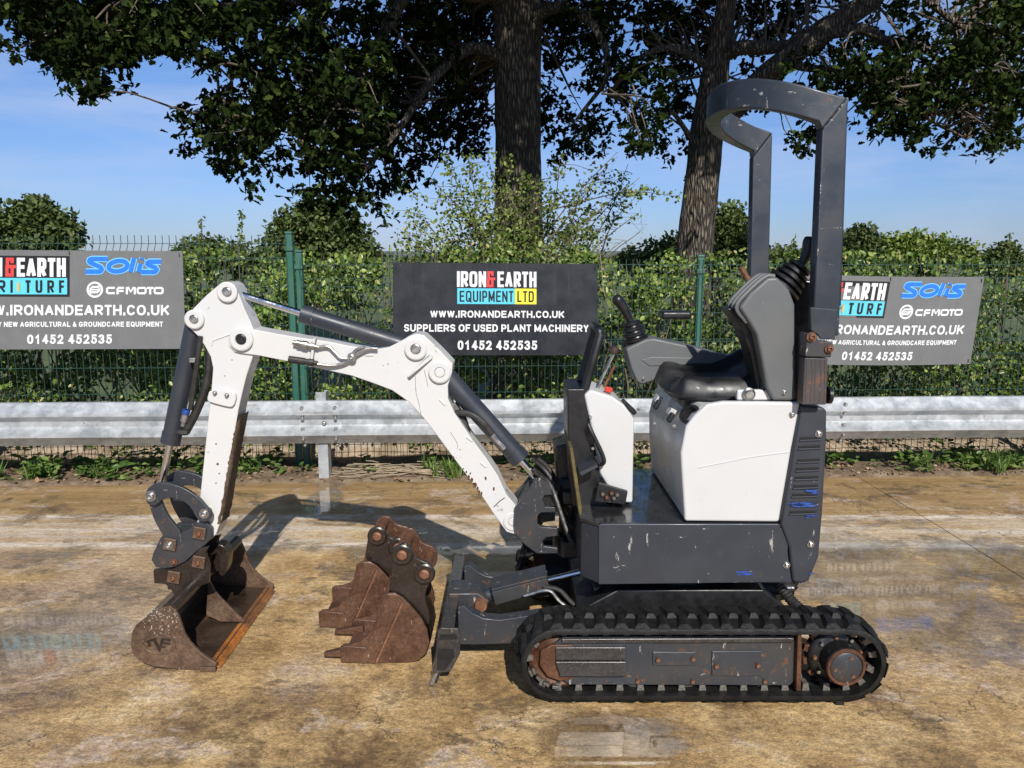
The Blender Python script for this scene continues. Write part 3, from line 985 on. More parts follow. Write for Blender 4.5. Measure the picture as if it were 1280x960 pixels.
def letters(s, body, x0, y0, x1, y1, th, mat, off=.0032, e=2.3, name='lettering', gap=.14):
    """print a line into a pixel box: th = stroke width in photo pixels"""
    H = y1 - y0
    adv = [ADV.get(c, .78 if c.isdigit() else 1.0) for c in body]
    tot = sum(adv) - gap
    k = (x1 - x0) / tot
    bm = BM()
    x = x0
    lay = 0
    for c, a in zip(body, adv):
        if c != ' ':
            wl_, wr = x + th / 2, x + (a - gap) * k - th / 2
            if c in 'I.1' and wr < wl_: wl_ = wr = (wl_ + wr) / 2
            for pl in glyph(c, e):
                pts = [Vector((wl_ + (wr - wl_) * p[0], y1 - th / 2 - (H - th) * p[1], 0)) for p in pl]
                lay += 1
                o = off + (lay % 7) * .00006
                closed = (pts[0] - pts[-1]).length < 1e-4
                if not closed:
                    for idx, nb in ((0, 1), (-1, -2)):
                        d = (pts[idx] - pts[nb]).normalized()
                        pts[idx] = pts[idx] + d * (th / 2 if c not in 'AWMNVKYR4' or abs(d.x) < .02 or abs(d.y) < .02 else th * .25)
                Lv, Rv = [], []
                n = len(pts)
                for i in range(n):
                    if closed: pa, pb = pts[i - 1 if i else n - 2], pts[i + 1 if i < n - 1 else 1]
                    else: pa, pb = pts[max(i - 1, 0)], pts[min(i + 1, n - 1)]
                    d1 = (pts[i] - pa); d2 = (pb - pts[i])
                    d1 = d1.normalized() if d1.length > 1e-6 else d2.normalized()
                    d2 = d2.normalized() if d2.length > 1e-6 else d1
                    tt = (d1 + d2)
                    tt = tt.normalized() if tt.length > 1e-3 else d1
                    nn = Vector((-tt.y, tt.x, 0))
                    m = min(1 / max(abs(nn.dot(Vector((-d1.y, d1.x, 0)))), .1), 1.9)
                    Lv.append(pts[i] + nn * th / 2 * m); Rv.append(pts[i] - nn * th / 2 * m)
                lv = [bm.verts.new(s.at(*s.uv(q.x, q.y), o)) for q in Lv]
                rv = [bm.verts.new(s.at(*s.uv(q.x, q.y), o)) for q in Rv]
                for i in range(n - 1): bm.faces.new((lv[i], lv[i + 1], rv[i + 1], rv[i]))
        x += a * k
    bmesh.ops.recalc_face_normals(bm, faces=bm.faces)
    for f in bm.faces:
        if f.normal.y > 0: f.normal_flip()
    co = [v.co.copy() for v in bm.verts]
    c = sum(co, Vector()) / len(co)
    bmesh.ops.translate(bm, verts=bm.verts, vec=-c)
    me = bpy.data.meshes.new(name)
    bm.to_mesh(me); bm.free()
    return link(name, me, mat, s.root, c, smooth=False)

SY = FY - .05
def grey_sign(corners, label, bow=0.0, offy=0.0):
    ref = [(-56, 312), (228, 314), (232, 436), (-56, 437)]
    c = [W(p[0], p[1], SY - offy, KF) for p in corners]
    cen = sum(c, Vector()) / 4
    root = thing('advert_board', (cen.x, cen.y, c[2].z), label, 'sign', 'advertising boards tied to the mesh fence')
    s = Sign(corners, SY - offy, root, M['boardgrey'], ref, bow)
    s.rect('logo_panel', -51, 319, 86.5, 370, M['pblack'], .0015)
    letters(s, 'IRON', -46, 321.5, 3, 345, 4.6, M['pwhite'], e=5)
    letters(s, '&', 6.8, 321.5, 18.4, 345, 4.0, M['pred'], e=5)
    letters(s, 'EARTH', 21, 321.5, 82, 345, 4.6, M['pwhite'], e=5)
    s.rect('turf_panel', -48, 346.5, 83.5, 367, M['pcyan'], .0032)
    letters(s, 'AGRI', -43, 349.3, 14.5, 365, 2.9, M['pblack'], .005, e=4, gap=.42)
    letters(s, 'TURF', 32, 349.3, 80, 365, 2.9, M['pblack'], .005, e=4, gap=.42)
    for k in range(4):
        for sg in (-1, 1):
            s.poly('wheat_grain', [(23.3, 354.5 + k * 2.6), (23.3 + sg * 2.3, 351.5 + k * 2.6), (23.3 + sg * 2.0, 353.6 + k * 2.6), (23.3 + sg * .3, 356 + k * 2.6)], M['pgold'], .005)
    s.rect('wheat_stalk', 23.0, 351, 23.6, 365, M['pgold'], .0045)
    # blue slanted maker's lettering: a light outline under a dark stroke
    def stroke(pts):
        s.blob('lettering_outline', pts, 4.0, M['plblue'], .0022)
        s.blob('lettering', pts, 2.75, M['pblue'], .0040)
    def ext(pts): return pts
    stroke([(134, 322.4), (114, 322.4), (111.2, 323.6), (110.8, 325.4), (112.4, 327.0), (126, 333.0), (127.2, 335.2), (125.6, 337.4), (123, 338.2), (106.5, 338.2)])
    stroke([(147 + 11.5 * math.cos(a) + 2.2 * math.sin(a), 331.2 - 6.6 * math.sin(a)) for a in [i * math.pi / 12 for i in range(25)]])
    stroke([(167.2, 321.2), (162.6, 338.6)])
    stroke([(175.4, 328.2), (172.6, 338.6)])
    stroke([(177.4, 320.8), (176.8, 322.8)])
    stroke([(201, 325.4), (186, 325.4), (183.8, 326.6), (183.6, 328.2), (185, 329.6), (194.5, 333.0), (196, 335.2), (194.8, 337.4), (192, 338.4), (176, 338.4)])
    # round emblem
    cx, cy, rr = 118, 361, 8.9
    ringp = [(cx + rr * math.cos(i * math.pi / 20), cy + rr * math.sin(i * math.pi / 20)) for i in range(41)]
    s.blob('emblem_ring', ringp, 1.35, M['pwhite'], .0028)
    s.blob('emblem_wave', [(cx - 6, cy + 2.8), (cx - 5, cy - 1.5), (cx - 2.5, cy - 3.6), (cx + 2, cy - 3.4), (cx + 6, cy - 4.0)], 1.35, M['pwhite'], .0028)
    s.blob('emblem_wave', [(cx - 6, cy + 3.7), (cx - 2, cy + 3.2), (cx + 2.5, cy + 3.5), (cx + 5, cy + 1.5), (cx + 6, cy - 1.8)], 1.35, M['pwhite'], .0028)
    s.blob('emblem_wave', [(cx - 3.6, cy + .6), (cx - 1, cy - .4), (cx + 1.2, cy + .4), (cx + 4, cy - .5)], .95, M['pwhite'], .0028)
    # square wide letters C F M O T O
    def wide(pts): s.blob('lettering', pts, 1.35, M['pwhite'], .0028)
    y0, y1 = 358.6, 365.4
    wide([(143, y0), (134.5, y0), (133.3, y0 + 1), (133.3, y1 - 1), (134.5, y1), (143, y1)])
    wide([(154.5, y0), (147.4, y0), (146.4, y0 + 1), (146.4, 366.8)]); wide([(146.4, 362.6), (154, 362.6)])
    wide([(158.0, 366.8), (158.0, y0 - .6), (159.6, y0 - .6), (163, 363.6), (166.4, y0 - .6), (168.0, y0 - .6), (168.0, 366.8)])
    for ox in (171.6, 193.0):
        wide([(ox + 5, y0), (ox + 9, y0), (ox + 10, y0 + 1), (ox + 10, y1 - 1), (ox + 9, y1), (ox + 1, y1), (ox, y1 - 1), (ox, y0 + 1), (ox + 1, y0), (ox + 5, y0)])
    wide([(183.2, y0), (191.6, y0)]); wide([(187.4, y0), (187.4, 366.8)])
    letters(s, 'WWW.IRONANDEARTH.CO.UK', -39, 380.2, 211.5, 393.6, 2.75, M['pwhite'])
    letters(s, 'QUALITY NEW AGRICULTURAL & GROUNDCARE EQUIPMENT', -32, 401.6, 203.5, 408.3, 1.45, M['pwhite'])
    letters(s, '01452 452535', 34, 418, 139.5, 430, 2.5, M['pwhite'])
    for u, v in ((.985, .04), (.985, .96), (.5, .025), (.02, .04), (.02, .96)):
        p = s.at(u, v, .004)
        bm = BM()
        tube(bm, [p + Vector((0, .035, .012)), p + Vector((0, 0, .010)), p + Vector((.002, 0, -.012)), p + Vector((.002, .035, -.014))], .003, 6)
        obj('cable_tie', bm, M['black'], root)
    return s
grey_sign([(-56, 312), (228, 314), (232, 436), (-56, 437)], 'grey advertising board at the left with blue and white logos above the crash barrier')
grey_sign([(992, 342), (1231, 346), (1213, 455), (974, 454)], 'skewed and bowed grey advertising board to the right of the roll bar', .022, .03)
cs = [(491, 328), (747, 330), (747.5, 444), (491.5, 444)]
cc = [W(p[0], p[1], SY, KF) for p in cs]
cen = sum(cc, Vector()) / 4
root = thing('advert_board', (cen.x, cen.y, cc[2].z), 'black advertising board with cyan and yellow logo in the middle of the fence', 'sign', 'advertising boards tied to the mesh fence')
s = Sign(cs, SY, root, M['boardblack'])
letters(s, 'IRON', 571, 338.2, 607, 357.8, 3.5, M['pwhite'], e=5)
letters(s, '&', 608, 338, 617.2, 358, 3.2, M['pred'], e=5)
letters(s, 'EARTH', 621, 338.2, 670, 357.8, 3.5, M['pwhite'], e=5)
s.rect('logo_panel', 571, 359.4, 642.8, 379, M['pcyan'])
s.rect('logo_panel', 643, 359.4, 670, 379, M['pyellow'])
letters(s, 'EQUIPMENT', 574, 362.4, 641, 376.2, 1.9, M['pblack'], e=4, gap=.2)
letters(s, 'LTD', 646, 362.4, 666.8, 376.2, 1.9, M['pblack'], e=4, gap=.2)
letters(s, 'WWW.IRONANDEARTH.CO.UK', 537.5, 387.3, 705, 396.2, 1.85, M['pwhite'])
letters(s, 'SUPPLIERS OF USED PLANT MACHINERY', 505, 404.6, 735.5, 414, 1.9, M['pwhite'])
letters(s, '01452 452535', 571.5, 425.2, 671, 437, 2.4, M['pwhite'])
for u, v in ((.012, .05), (.985, .05), (.985, .95), (.012, .95)):
    p = s.at(u, v, .004)
    bm = BM()
    tube(bm, [p + Vector((0, .035, .012)), p + Vector((0, 0, .010)), p + Vector((.002, 0, -.012)), p + Vector((.002, .035, -.014))], .003, 6)
    obj('cable_tie', bm, M['black'], root)

# ------------------------------------------------------------------ trees over the fence
def rough_tube(bm, pts, rs, n=14, amp=.07, f=3.0):
    pts = [Vector(p) for p in pts]
    k0 = len(pts)
    P = spline(pts, 5)
    R = np.interp(np.linspace(0, k0 - 1, len(P)), range(k0), rs)
    u = (P[1] - P[0]).orthogonal().normalized()
    prev = None
    for i, p in enumerate(P):
        a = P[max(i - 1, 0)]; b = P[min(i + 1, len(P) - 1)]
        t = (b - a).normalized()
        u = (u - t * u.dot(t)).normalized()
        w = t.cross(u)
        rg = []
        for j in range(n):
            an = 2 * math.pi * j / n
            d = u * math.cos(an) + w * math.sin(an)
            q = p + d * R[i]
            q += d * R[i] * amp * (mnoise.noise(q * f) + .6 * mnoise.noise(q * f * 3.1))
            rg.append(bm.verts.new(q))
        if prev: bridge(bm, prev, rg)
        else: bm.faces.new(rg[::-1])
        prev = rg
    bm.faces.new(prev)

# leaf cover seen over the yard, by cells 32 px wide and 24 px high (0 = sky, 9 = closed)
ROWS = [
 [9,9,9,9,9,9,9,9,9,9,7,3,8,8,8, 9,9,9,9,6,5,9,8,9,8,9,9,8, 5,8,8,5,4,3,4,5,3,6,8,9],
 [4,9,9,9,9,9,9,9,7,7,7,6,7,7,8, 9,9,9,9,4,3,9,9,8,7,9,9,7, 3,7,6,2,5,3,3,3,4,4,7,8],
 [3,8,9,9,9,8,6,5,2,4,7,7,7,7,8, 9,9,9,9,3,2,9,7,8,8,9,6,5, 1,5,3,3,6,6,5,5,4,7,7,8],
 [0,3,7,7,3,0,0,0,1,6,7,8,8,8,8, 9,9,9,9,3,0,8,2,8,9,9,6,3, 1,2,2,4,6,6,7,7,8,7,8,8],
 [0,0,3,6,2,0,0,0,1,5,8,8,9,9,9, 9,9,9,9,2,0,7,1,7,8,8,6,4, 0,0,0,2,6,7,8,8,8,7,8,9],
 [0,0,0,2,0,0,0,2,5,7,8,8,9,9,9, 9,9,9,9,2,0,8,4,6,6,7,7,2, 5,4,0,0,0,5,8,9,7,7,6,8],
 [0,0,0,0,0,0,0,4,8,8,8,6,9,9,8, 9,9,9,8,1,0,7,7,6,6,6,5,2, 0,0,0,5,2,1,5,7,5,2,6,8],
 [0,0,0,0,0,0,0,4,8,8,4,4,8,9,9, 8,8,6,6,0,0,5,5,2,4,6,5,0, 0,0,0,5,0,0,0,1,1,1,5,6],
 [0,0,0,0,0,0,0,0,5,6,2,4,8,8,6, 6,6,2,0,0,0,2,3,0,0,1,3,0, 0,0,0,0,0,0,0,0,0,0,0,0],
 [0,0,0,0,0,0,0,0,0,2,0,1,5,7,7, 5,4,0,0,0,0,0,0,0,0,0,1,0, 0,0,0,0,0,0,0,0,0,0,0,0],
 [0,0,0,0,0,0,0,0,0,0,0,0,3,7,4, 0,0,0,0,0,0,0,0,0,0,0,0,0, 0,0,0,0,0,0,0,0,0,0,0,0],
 [0,0,0,0,0,0,0,0,0,0,0,0,0,2,1, 0,0,0,0,0,0,0,0,0,0,0,0,0, 0,0,0,0,0,0,0,0,0,0,0,0],
]
rows = np.array(ROWS).astype(float)
rows[1:8, 21:26] *= .72                      # the crown opens between the two trunks
rows[:, :19] *= .96
def cover_points(cols, depth, perdeg):
    """points through the depth of a crown where its cover is seen; more where it is closed"""
    out = []
    for r in range(rows.shape[0]):
        for c in cols:
            v = rows[r, c]
            if v == 0: continue
            k = perdeg * (v / 9) ** 1.7
            for _ in range(rng.poisson(k) + (1 if v <= 2 and rng.random() < .5 else 0)):
                px, py = (c + rng.random()) * 32, (r + rng.random()) * 24
                out.append(W(px, py, depth(c, r)))
    return out
# tree A (trunk in the middle), tree B (trunk behind the roll bar)
def depthA(c, r):
    if c in (18, 19, 20, 21): return rng.uniform(9.2, 10.4)
    if c > 14: return rng.uniform(8.0, 10.2)
    return float(np.clip(rng.normal(8.0 if c > 10 else 7.6, .9), 6.3, 10.2))
def depthB(c, r):
    if c in (26, 27, 28, 29) or (c < 35 and r < 3): return rng.uniform(8.8, 10.2)
    return float(np.clip(rng.normal(8.0, .8), 6.6, 10.0))
ptsA = cover_points(range(0, 24), depthA, 15)
ptsB = cover_points(range(24, 40), depthB, 13)
def overhead(n, c, r, zmin_k=.36):  # unseen upper clumps, added to shade the crowns, cut back to sun the shrub
    out = []
    while len(out) < n:
        p = rng.uniform(-1, 1, 3)
        if p @ p > 1 or p @ p < .12: continue
        q = np.array(c) + p * np.array(r)
        if q[2] < CAM_H + max(q[1], 1.0) * zmin_k + .62: continue
        if q[2] < 3.05 + (7.7 - q[1]) * .777: continue
        out.append(Vector(q))
    return out
def crown(parent, pts, R, per, size, mat, over, osize):
    C = np.array([p[:] for p in pts])
    P, off = clumps(C, R * rng.uniform(.6, 1.25, len(C)), per)
    # leaves droop outwards and hold their faces up
    A = off / R + rng.normal(size=P.shape) * .7 + np.array([0, 0, -.25])
    N = rng.normal(size=P.shape) * .8 + np.array([0, 0, 1.0])
    S = rng.uniform(.7, 1.25, len(P)) * size
    if over:
        C2 = np.array([p[:] for p in over])
        P2, off2 = clumps(C2, .42 * rng.uniform(.7, 1.3, len(C2)), 26)
        P = np.vstack([P, P2]); A = np.vstack([A, off2 / .42 + rng.normal(size=P2.shape) * .7]); N = np.vstack([N, rng.normal(size=P2.shape) * .8 + np.array([0, 0, 1.0])])
        S = np.concatenate([S, rng.uniform(.75, 1.25, len(P2)) * osize])
    me = leaf_mesh('crown', P, S, L_OAK(), A, N)
    return leafobj('crown', me, mat, parent)
def twigs(parent, ends, anchors, mat, n, r0=.012, name='branch'):
    """thin branches that carry the leaf clumps: each from its nearest limb point"""
    bm = BM()
    idx = rng.choice(len(ends), min(n, len(ends)), replace=False)
    for i in idx:
        e = ends[i]
        a = min(anchors, key=lambda q: (q - e).length * rng.uniform(.8, 1.2))
        L = (a - e).length
        if L < .15: continue
        m1 = a.lerp(e, .4) + Vector(rng.normal(size=3)) * L * .09 + Vector((0, 0, .10 * L))
        m2 = a.lerp(e, .75) + Vector(rng.normal(size=3)) * L * .06 + Vector((0, 0, .06 * L))
        tube(bm, spline([a, m1, m2, e], 3), list(np.linspace(r0 * (.5 + .35 * L), .003, 10)), 5)
    return obj(name, bm, mat, parent, origin=aloc(parent))

tA = thing('oak_tree', (W(648, 400, 8.7).x, 8.7, -.1), 'large dark oak tree with thick straight trunk behind the black sign', 'tree', 'oak trees behind the fence')
bm = BM()
T = lambda px, py, Y=8.7: W(px, py, Y)
base = T(649, 330)
rough_tube(bm, [(base.x + .02, 8.7, -.2), (base.x, 8.7, .3), T(649, 330), T(648, 240), T(647, 150), T(647, 60), T(646, 0), T(640, -90), T(650, -200)], [.46, .33, .268, .258, .25, .26, .256, .23, .19], 22, .06, 4)
obj('trunk', bm, M['bark'], tA, origin=aloc(tA), angle=80)
limbsA = [
 ([T(645, 10), T(600, -20, 8.4), T(520, -30, 8.0), T(420, -10, 7.6), T(330, 5, 7.3), T(200, 15, 7.1), T(90, 30, 7.0)], [.13, .11, .09, .07, .05, .03, .015]),
 ([T(520, -30, 8.0), T(480, 40, 7.7), T(440, 110, 7.5), T(400, 150, 7.4), T(330, 160, 7.3)], [.07, .05, .035, .022, .012]),
 ([T(420, -10, 7.6), T(330, 20, 7.4), T(318, 60, 7.4), T(290, 100, 7.3), T(275, 130, 7.3)], [.035, .022, .016, .012, .008]),
 ([T(640, 80), T(590, 60, 8.3), T(540, 100, 8.0), T(500, 160, 7.8), T(460, 210, 7.7)], [.08, .06, .045, .03, .014]),
 ([T(650, 40), T(690, 10, 8.4), T(740, 30, 8.1), T(760, 90, 8.0), T(720, 150, 7.9)], [.09, .065, .045, .03, .014]),
 ([T(648, -120), T(560, -170, 7.6), T(420, -200, 6.4), T(260, -230, 5.6)], [.15, .12, .09, .05]),
 ([T(648, -140), T(760, -190, 7.8), T(860, -240, 7.0)], [.14, .11, .06]),
 ([T(645, -100), T(640, -260, 7.0), T(600, -420, 5.6)], [.13, .10, .05]),
]
anchA = []
for p, r in limbsA:
    bm = BM()
    rough_tube(bm, p, r, 9, .08, 6)
    obj('limb', bm, M['bark'], tA, origin=aloc(tA), angle=80)
    anchA += spline(p, 4)
ovA = overhead(1300, (-.6, 6.2, 7.0), (5.4, 4.4, 3.4))
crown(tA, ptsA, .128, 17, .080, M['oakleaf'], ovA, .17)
twigs(tA, ptsA, anchA, M['twig'], 420, .016)

tB = thing('oak_tree', (W(862, 400, 8.5).x, 8.5, -.1), 'leaning oak tree with forked pale trunk and long bare limb behind the roll bar', 'tree', 'oak trees behind the fence')
T = lambda px, py, Y=8.5: W(px, py, Y)
bm = BM()
b0 = T(861, 400)
rough_tube(bm, [(b0.x - .03, 8.5, -.2), (b0.x - .01, 8.5, .3), T(861, 400), T(867, 330), T(876, 240), T(886, 150), T(896, 80), T(906, 20), T(916, -60), T(925, -180)], [.36, .27, .215, .195, .185, .170, .135, .105, .09, .07], 20, .07, 5)
obj('trunk', bm, M['bark'], tB, origin=aloc(tB), angle=80)
limbsB = [
 ([T(886, 165), T(915, 135, 8.35), T(945, 108, 8.2), T(985, 73, 8.1), T(1026, 42, 8.0), T(1060, 20, 7.95), T(1092, -4, 7.9), T(1150, -60, 7.8)], [.13, .135, .13, .122, .116, .11, .10, .08]),
 ([T(903, 68), T(925, 60, 8.3), T(950, 60, 8.25), T(978, 58, 8.2), T(1010, 50, 8.15)], [.085, .075, .068, .060, .045]),
 ([T(1030, 44, 7.98), T(1060, 38, 7.9), T(1085, 38, 7.85), T(1103, 50, 7.8), T(1122, 57, 7.8), T(1145, 56, 7.75), T(1160, 66, 7.7), T(1200, 90, 7.7)], [.05, .06, .055, .05, .045, .042, .025, .012]),
 ([T(1150, -10, 7.7), T(1165, 6, 7.6), T(1188, 24, 7.55), T(1206, 35, 7.5), T(1222, 42, 7.5)], [.034, .030, .026, .024, .012]),
 ([T(1190, 26, 7.55), T(1215, 48, 7.5), T(1232, 66, 7.5), T(1240, 84, 7.45)], [.016, .013, .011, .007]),
 ([T(1190, 120, 7.6), T(1196, 138, 7.6), T(1205, 150, 7.6), T(1213, 158, 7.6)], [.014, .012, .011, .008]),
 ([T(1150, 140, 7.6), T(1172, 156, 7.6), T(1192, 165, 7.6), T(1208, 174, 7.6)], [.012, .013, .013, .008]),
 ([T(985, 80, 8.1), T(1040, 90, 8.0), T(1100, 105, 7.9), T(1150, 125, 7.8), T(1175, 145, 7.7)], [.045, .036, .028, .02, .012]),
 ([T(895, 90), T(865, 70, 8.3), T(830, 60, 8.1), T(790, 80, 8.0), T(760, 120, 7.9)], [.05, .04, .032, .022, .012]),
 ([T(880, 200), T(855, 160, 8.3), T(838, 140, 8.2), T(815, 150, 8.1)], [.04, .028, .02, .010]),
]
anchB = []
for p, r in limbsB:
    bm = BM()
    rough_tube(bm, p, r, 10, .10, 7)
    obj('limb', bm, M['bark'], tB, origin=aloc(tB), angle=80)
    anchB += spline(p, 4)
ovB = overhead(60, (1.6, 6.6, 7.2), (2.2, 3.4, 2.8), .40) + overhead(120, (5.0, 9.6, 6.4), (2.6, 1.6, 2.4), .40)
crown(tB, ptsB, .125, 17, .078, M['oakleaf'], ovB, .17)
twigs(tB, ptsB, anchB, M['twig'], 300, .015)

# ------------------------------------------------------------------ thin shrub round the trunk
sh = thing('hawthorn_shrub', (W(640, 330, 7.7).x, 7.7, 0), 'thin sunlit shrub with small pale leaves in front of the thick trunk', 'shrub')
T = lambda px, py, Y=7.7: W(px, py, Y)
stems = []
bm = BM()
starts = [W(600, 430, 7.6), W(640, 430, 7.8), W(690, 430, 7.5), W(620, 430, 7.4)]
tips = [(505,290),(520,262),(540,225),(560,205),(585,195),(610,192),(560,250),(600,230),(640,200),(655,230),(640,260),(690,215),(705,240),(700,195),(730,225),(760,205),(745,255),(780,235),(800,240),(720,290),(740,270),(730,310),(690,280),(660,290),(600,290),(560,300),(530,310),(500,318),(620,250),(590,260)]
bare = [(785,205),(800,222),(772,190),(795,268),(800,290),(780,300),(775,315),(760,280)]
for i, t in enumerate(tips + bare):
    Yt = 7.7 + rng.uniform(-.45, .45)
    a = starts[i % 4]
    e = T(*t, Yt)
    mid1 = a.lerp(e, .35) + Vector((rng.normal() * .05, rng.normal() * .05, .12))
    mid2 = a.lerp(e, .7) + Vector((rng.normal() * .06, rng.normal() * .06, .10))
    sp = spline([a, mid1, mid2, e], 6)
    tube(bm, sp, list(np.linspace(.013, .0025, len(sp))), 5)
    if i >= len(tips):
        for q in sp[9::2]:
            tube(bm, [q, q + Vector((rng.normal() * .08, rng.normal() * .06, rng.normal() * .06)), q + Vector((rng.normal() * .16, rng.normal() * .08, .04 + rng.normal() * .08))], [.003, .0022, .0014], 4)
        continue
    for q in sp[6:]: stems.append(q)
    for q in sp[9::2]:
        e2 = q + Vector((rng.normal() * .20, rng.normal() * .14, rng.normal() * .10))
        tube(bm, [q, q.lerp(e2, .5) + Vector((0, 0, .02)), e2], [.004, .003, .002], 4)
        stems += [q.lerp(e2, .5), e2, e2]
a = T(760, 250); e = T(850, 246, 7.6)
sp = spline([T(690, 262), T(760, 244), T(800, 240, 7.6), e], 6)
tube(bm, sp, list(np.linspace(.008, .002, len(sp))), 5)
stems += sp[6:] + sp[8:14]
obj('stem', bm, M['twig'], sh, origin=aloc(sh))
C = np.array([p[:] for p in stems])
low = np.array([W(px, py, 7.7 + rng.normal() * .3)[:] for px, py in zip(rng.uniform(500, 748, 210), 330 - 62 * rng.random(210) ** 1.5)])
lowm = np.array([W(px, py, 7.9 + rng.normal() * .25)[:] for px, py in zip(rng.normal(640, 45, 90), 330 - 110 * rng.random(90) ** 1.5)])
C = np.vstack([C, low, lowm])
P, off = clumps(C, .095, 7)
leafobj('foliage', leaf_mesh('foliage', P, rng.uniform(.024, .050, len(P)), L_OVAL(), None, rng.normal(size=P.shape) + np.array([0, -.9, .8])), M['shrubleaf'], sh)

# ------------------------------------------------------------------ hedge behind the fence
def hedge_top(px):
    """top edge of the hedge in the photograph, by column"""
    xs_ = [-150, 0, 60, 110, 200, 235, 300, 330, 400, 470, 500, 560, 700, 745, 770, 800, 830, 900, 960, 1050, 1100, 1150, 1210, 1235, 1280, 1420]
    ys_ = [330, 318, 330, 345, 330, 318, 318, 325, 318, 322, 330, 312, 310, 318, 345, 335, 322, 318, 326, 318, 322, 316, 325, 338, 340, 335]
    return float(np.interp(px, xs_, ys_))
def hedge_points(n, y0, y1, x0=-260, x1=1540, lo=566, dens=None):
    out = []
    while len(out) < n:
        px = rng.uniform(x0, x1)
        Y = rng.uniform(y0, y1)
        top = hedge_top(px) - 4
        py = top + (lo - top) * rng.random()
        g = mnoise.noise(Vector((px * .011, py * .016, Y * .8)))
        if g < -.06 and rng.random() < (.9 if px < 700 else .72): continue
        if py < top + 26 and rng.random() < .35 - .9 * mnoise.noise(Vector((px * .03, 7, Y))): continue
        p = W(px, py, Y, KF)
        if p.z < .06: continue
        if py > 505 and rng.random() < .55: continue
        out.append(p[:])
    return np.array(out)
C = np.vstack([hedge_points(3300, 6.10, 6.75), hedge_points(2300, 6.75, 7.6)])
P, off = clumps(C, .10, 10)
N = rng.normal(size=P.shape) * .75 + np.array([.05, -.75, .75])
A = rng.normal(size=P.shape) + np.array([0, -.3, -.5])
hd = leafobj('hedge', leaf_mesh('hedge', P, rng.uniform(.026, .060, len(P)), L_OVAL(), A, N), M['hedgeleaf'])
props(hd, 'dense sunlit bramble hedge growing behind the green mesh fence', 'hedge', None, 'stuff')
# woody inside of the hedge
bm = BM()
for i in range(520):
    px = rng.uniform(-250, 1500)
    Y = rng.uniform(6.5, 7.6)
    a = W(px, 560, Y); a.z = rng.uniform(-.05, .15)
    t = W(px + rng.normal() * 60, hedge_top(px) + rng.uniform(-18, 150), Y + rng.normal() * .3, KF)
    sp = spline([a, a.lerp(t, .5) + Vector(rng.normal(size=3)) * .09, t], 4)
    tube(bm, sp, list(np.linspace(rng.uniform(.006, .014), .003, len(sp))), 4)
o = obj('hedge_stems', bm, M['twig'], origin=(0, 7, 0))
props(o, 'brown woody stems tangled inside the bramble hedge', 'stems', None, 'stuff')
# a pale dead twig by the sign
bm = BM()
tw = thing('dead_twig', W(748, 330, 6.0, KF), 'thin pale dead twig hanging down beside the black sign', 'twig')
sp = spline([W(748, 300, 5.95, KF), W(752, 335, 5.95, KF), W(755, 365, 5.95, KF), W(762, 385, 5.95, KF)], 5)
tube(bm, sp, .003, 5)
obj('stem', bm, M['twigpale'], tw)
# tall single stalks over the hedge
for i, (px, py, pb) in enumerate(((302, 264, 330), (252, 272, 330), (992, 300, 340), (1262, 290, 345))):
    a, e = W(px - 3, pb, 6.5, KF), W(px, py, 6.5, KF)
    wd = thing('tall_weed', (a.x, a.y, 0), ['tall thin leafy stalk rising over the hedge beside the double fence post', 'shorter leafy stalk rising over the hedge right of the left grey sign', 'thin stalk showing between the two roll bar posts', 'wispy stalk above the hedge at the far right'][i], 'plant', 'stalks standing above the hedge')
    bm = BM()
    tube(bm, spline([(a.x, a.y, .1), a, a.lerp(e, .6) + Vector((.01, 0, 0)), e], 5), [.006] * 8 + [.004] * 7 + [.002], 5)
    obj('stem', bm, M['twig'], wd, origin=aloc(wd))
    n = 70
    tt = rng.random(n)
    P = np.array([a.lerp(e, t)[:] for t in tt]) + rng.normal(size=(n, 3)) * .014
    A = rng.normal(size=(n, 3)) + np.array([0, 0, .4])
    leafobj('foliage', leaf_mesh('foliage', P, rng.uniform(.02, .045, n), L_OVAL(), A), M['shrubleaf'], wd)

# ------------------------------------------------------------------ trees further off
def far_tree(blobs, Y, label, mat, leafs, per, n_cl, trunk_px, spread=1.0, name='field_tree', group='trees in the fields beyond the hedge'):
    b = W(trunk_px, 335, Y)
    t = thing(name, (b.x, Y, -.3), label, 'tree', group)
    pts = []
    wsum = sum(r * r for _, _, r in blobs)
    for px, py, r in blobs:
        c = W(px, py, Y)
        R = r / FPX * Y
        for _ in range(int(n_cl * r * r / wsum) + 4):
            d = Vector(rng.normal(size=3)).normalized()
            q = c + Vector((d.x, d.y * spread, d.z)) * R * (rng.random() ** .33)
            if mnoise.noise(q * (2.2 / R)) < -.22: continue
            pts.append(q[:])
    C = np.array(pts)
    P, off = clumps(C, leafs * 2.4, per)
    A = off + rng.normal(size=P.shape) * leafs
    N = off * 1.2 + rng.normal(size=P.shape) * leafs * 1.4 + np.array([0, 0, leafs * 1.2])
    leafobj('crown', leaf_mesh('crown', P, rng.uniform(.7, 1.3, len(P)) * leafs, L_OVAL(), A, N), mat, t)
    bm = BM()
    top = W(blobs[0][0], blobs[0][1], Y)
    rough_tube(bm, [(b.x, Y, -.4), (b.x, Y, b.z * .5 + .2), b.lerp(top, .5), top], [.035 * Y / 6, .03 * Y / 6, .022 * Y / 6, .01 * Y / 6], 8)
    for px, py, r in blobs[1:]:
        e = W(px, py, Y)
        tube(bm, spline([b.lerp(top, .3), b.lerp(top, .3).lerp(e, .6) + Vector((0, 0, .1)), e], 3), list(np.linspace(.014, .004, 7) * Y / 6), 5)
    obj('trunk', bm, M['bark'], t, origin=aloc(t))
    return t
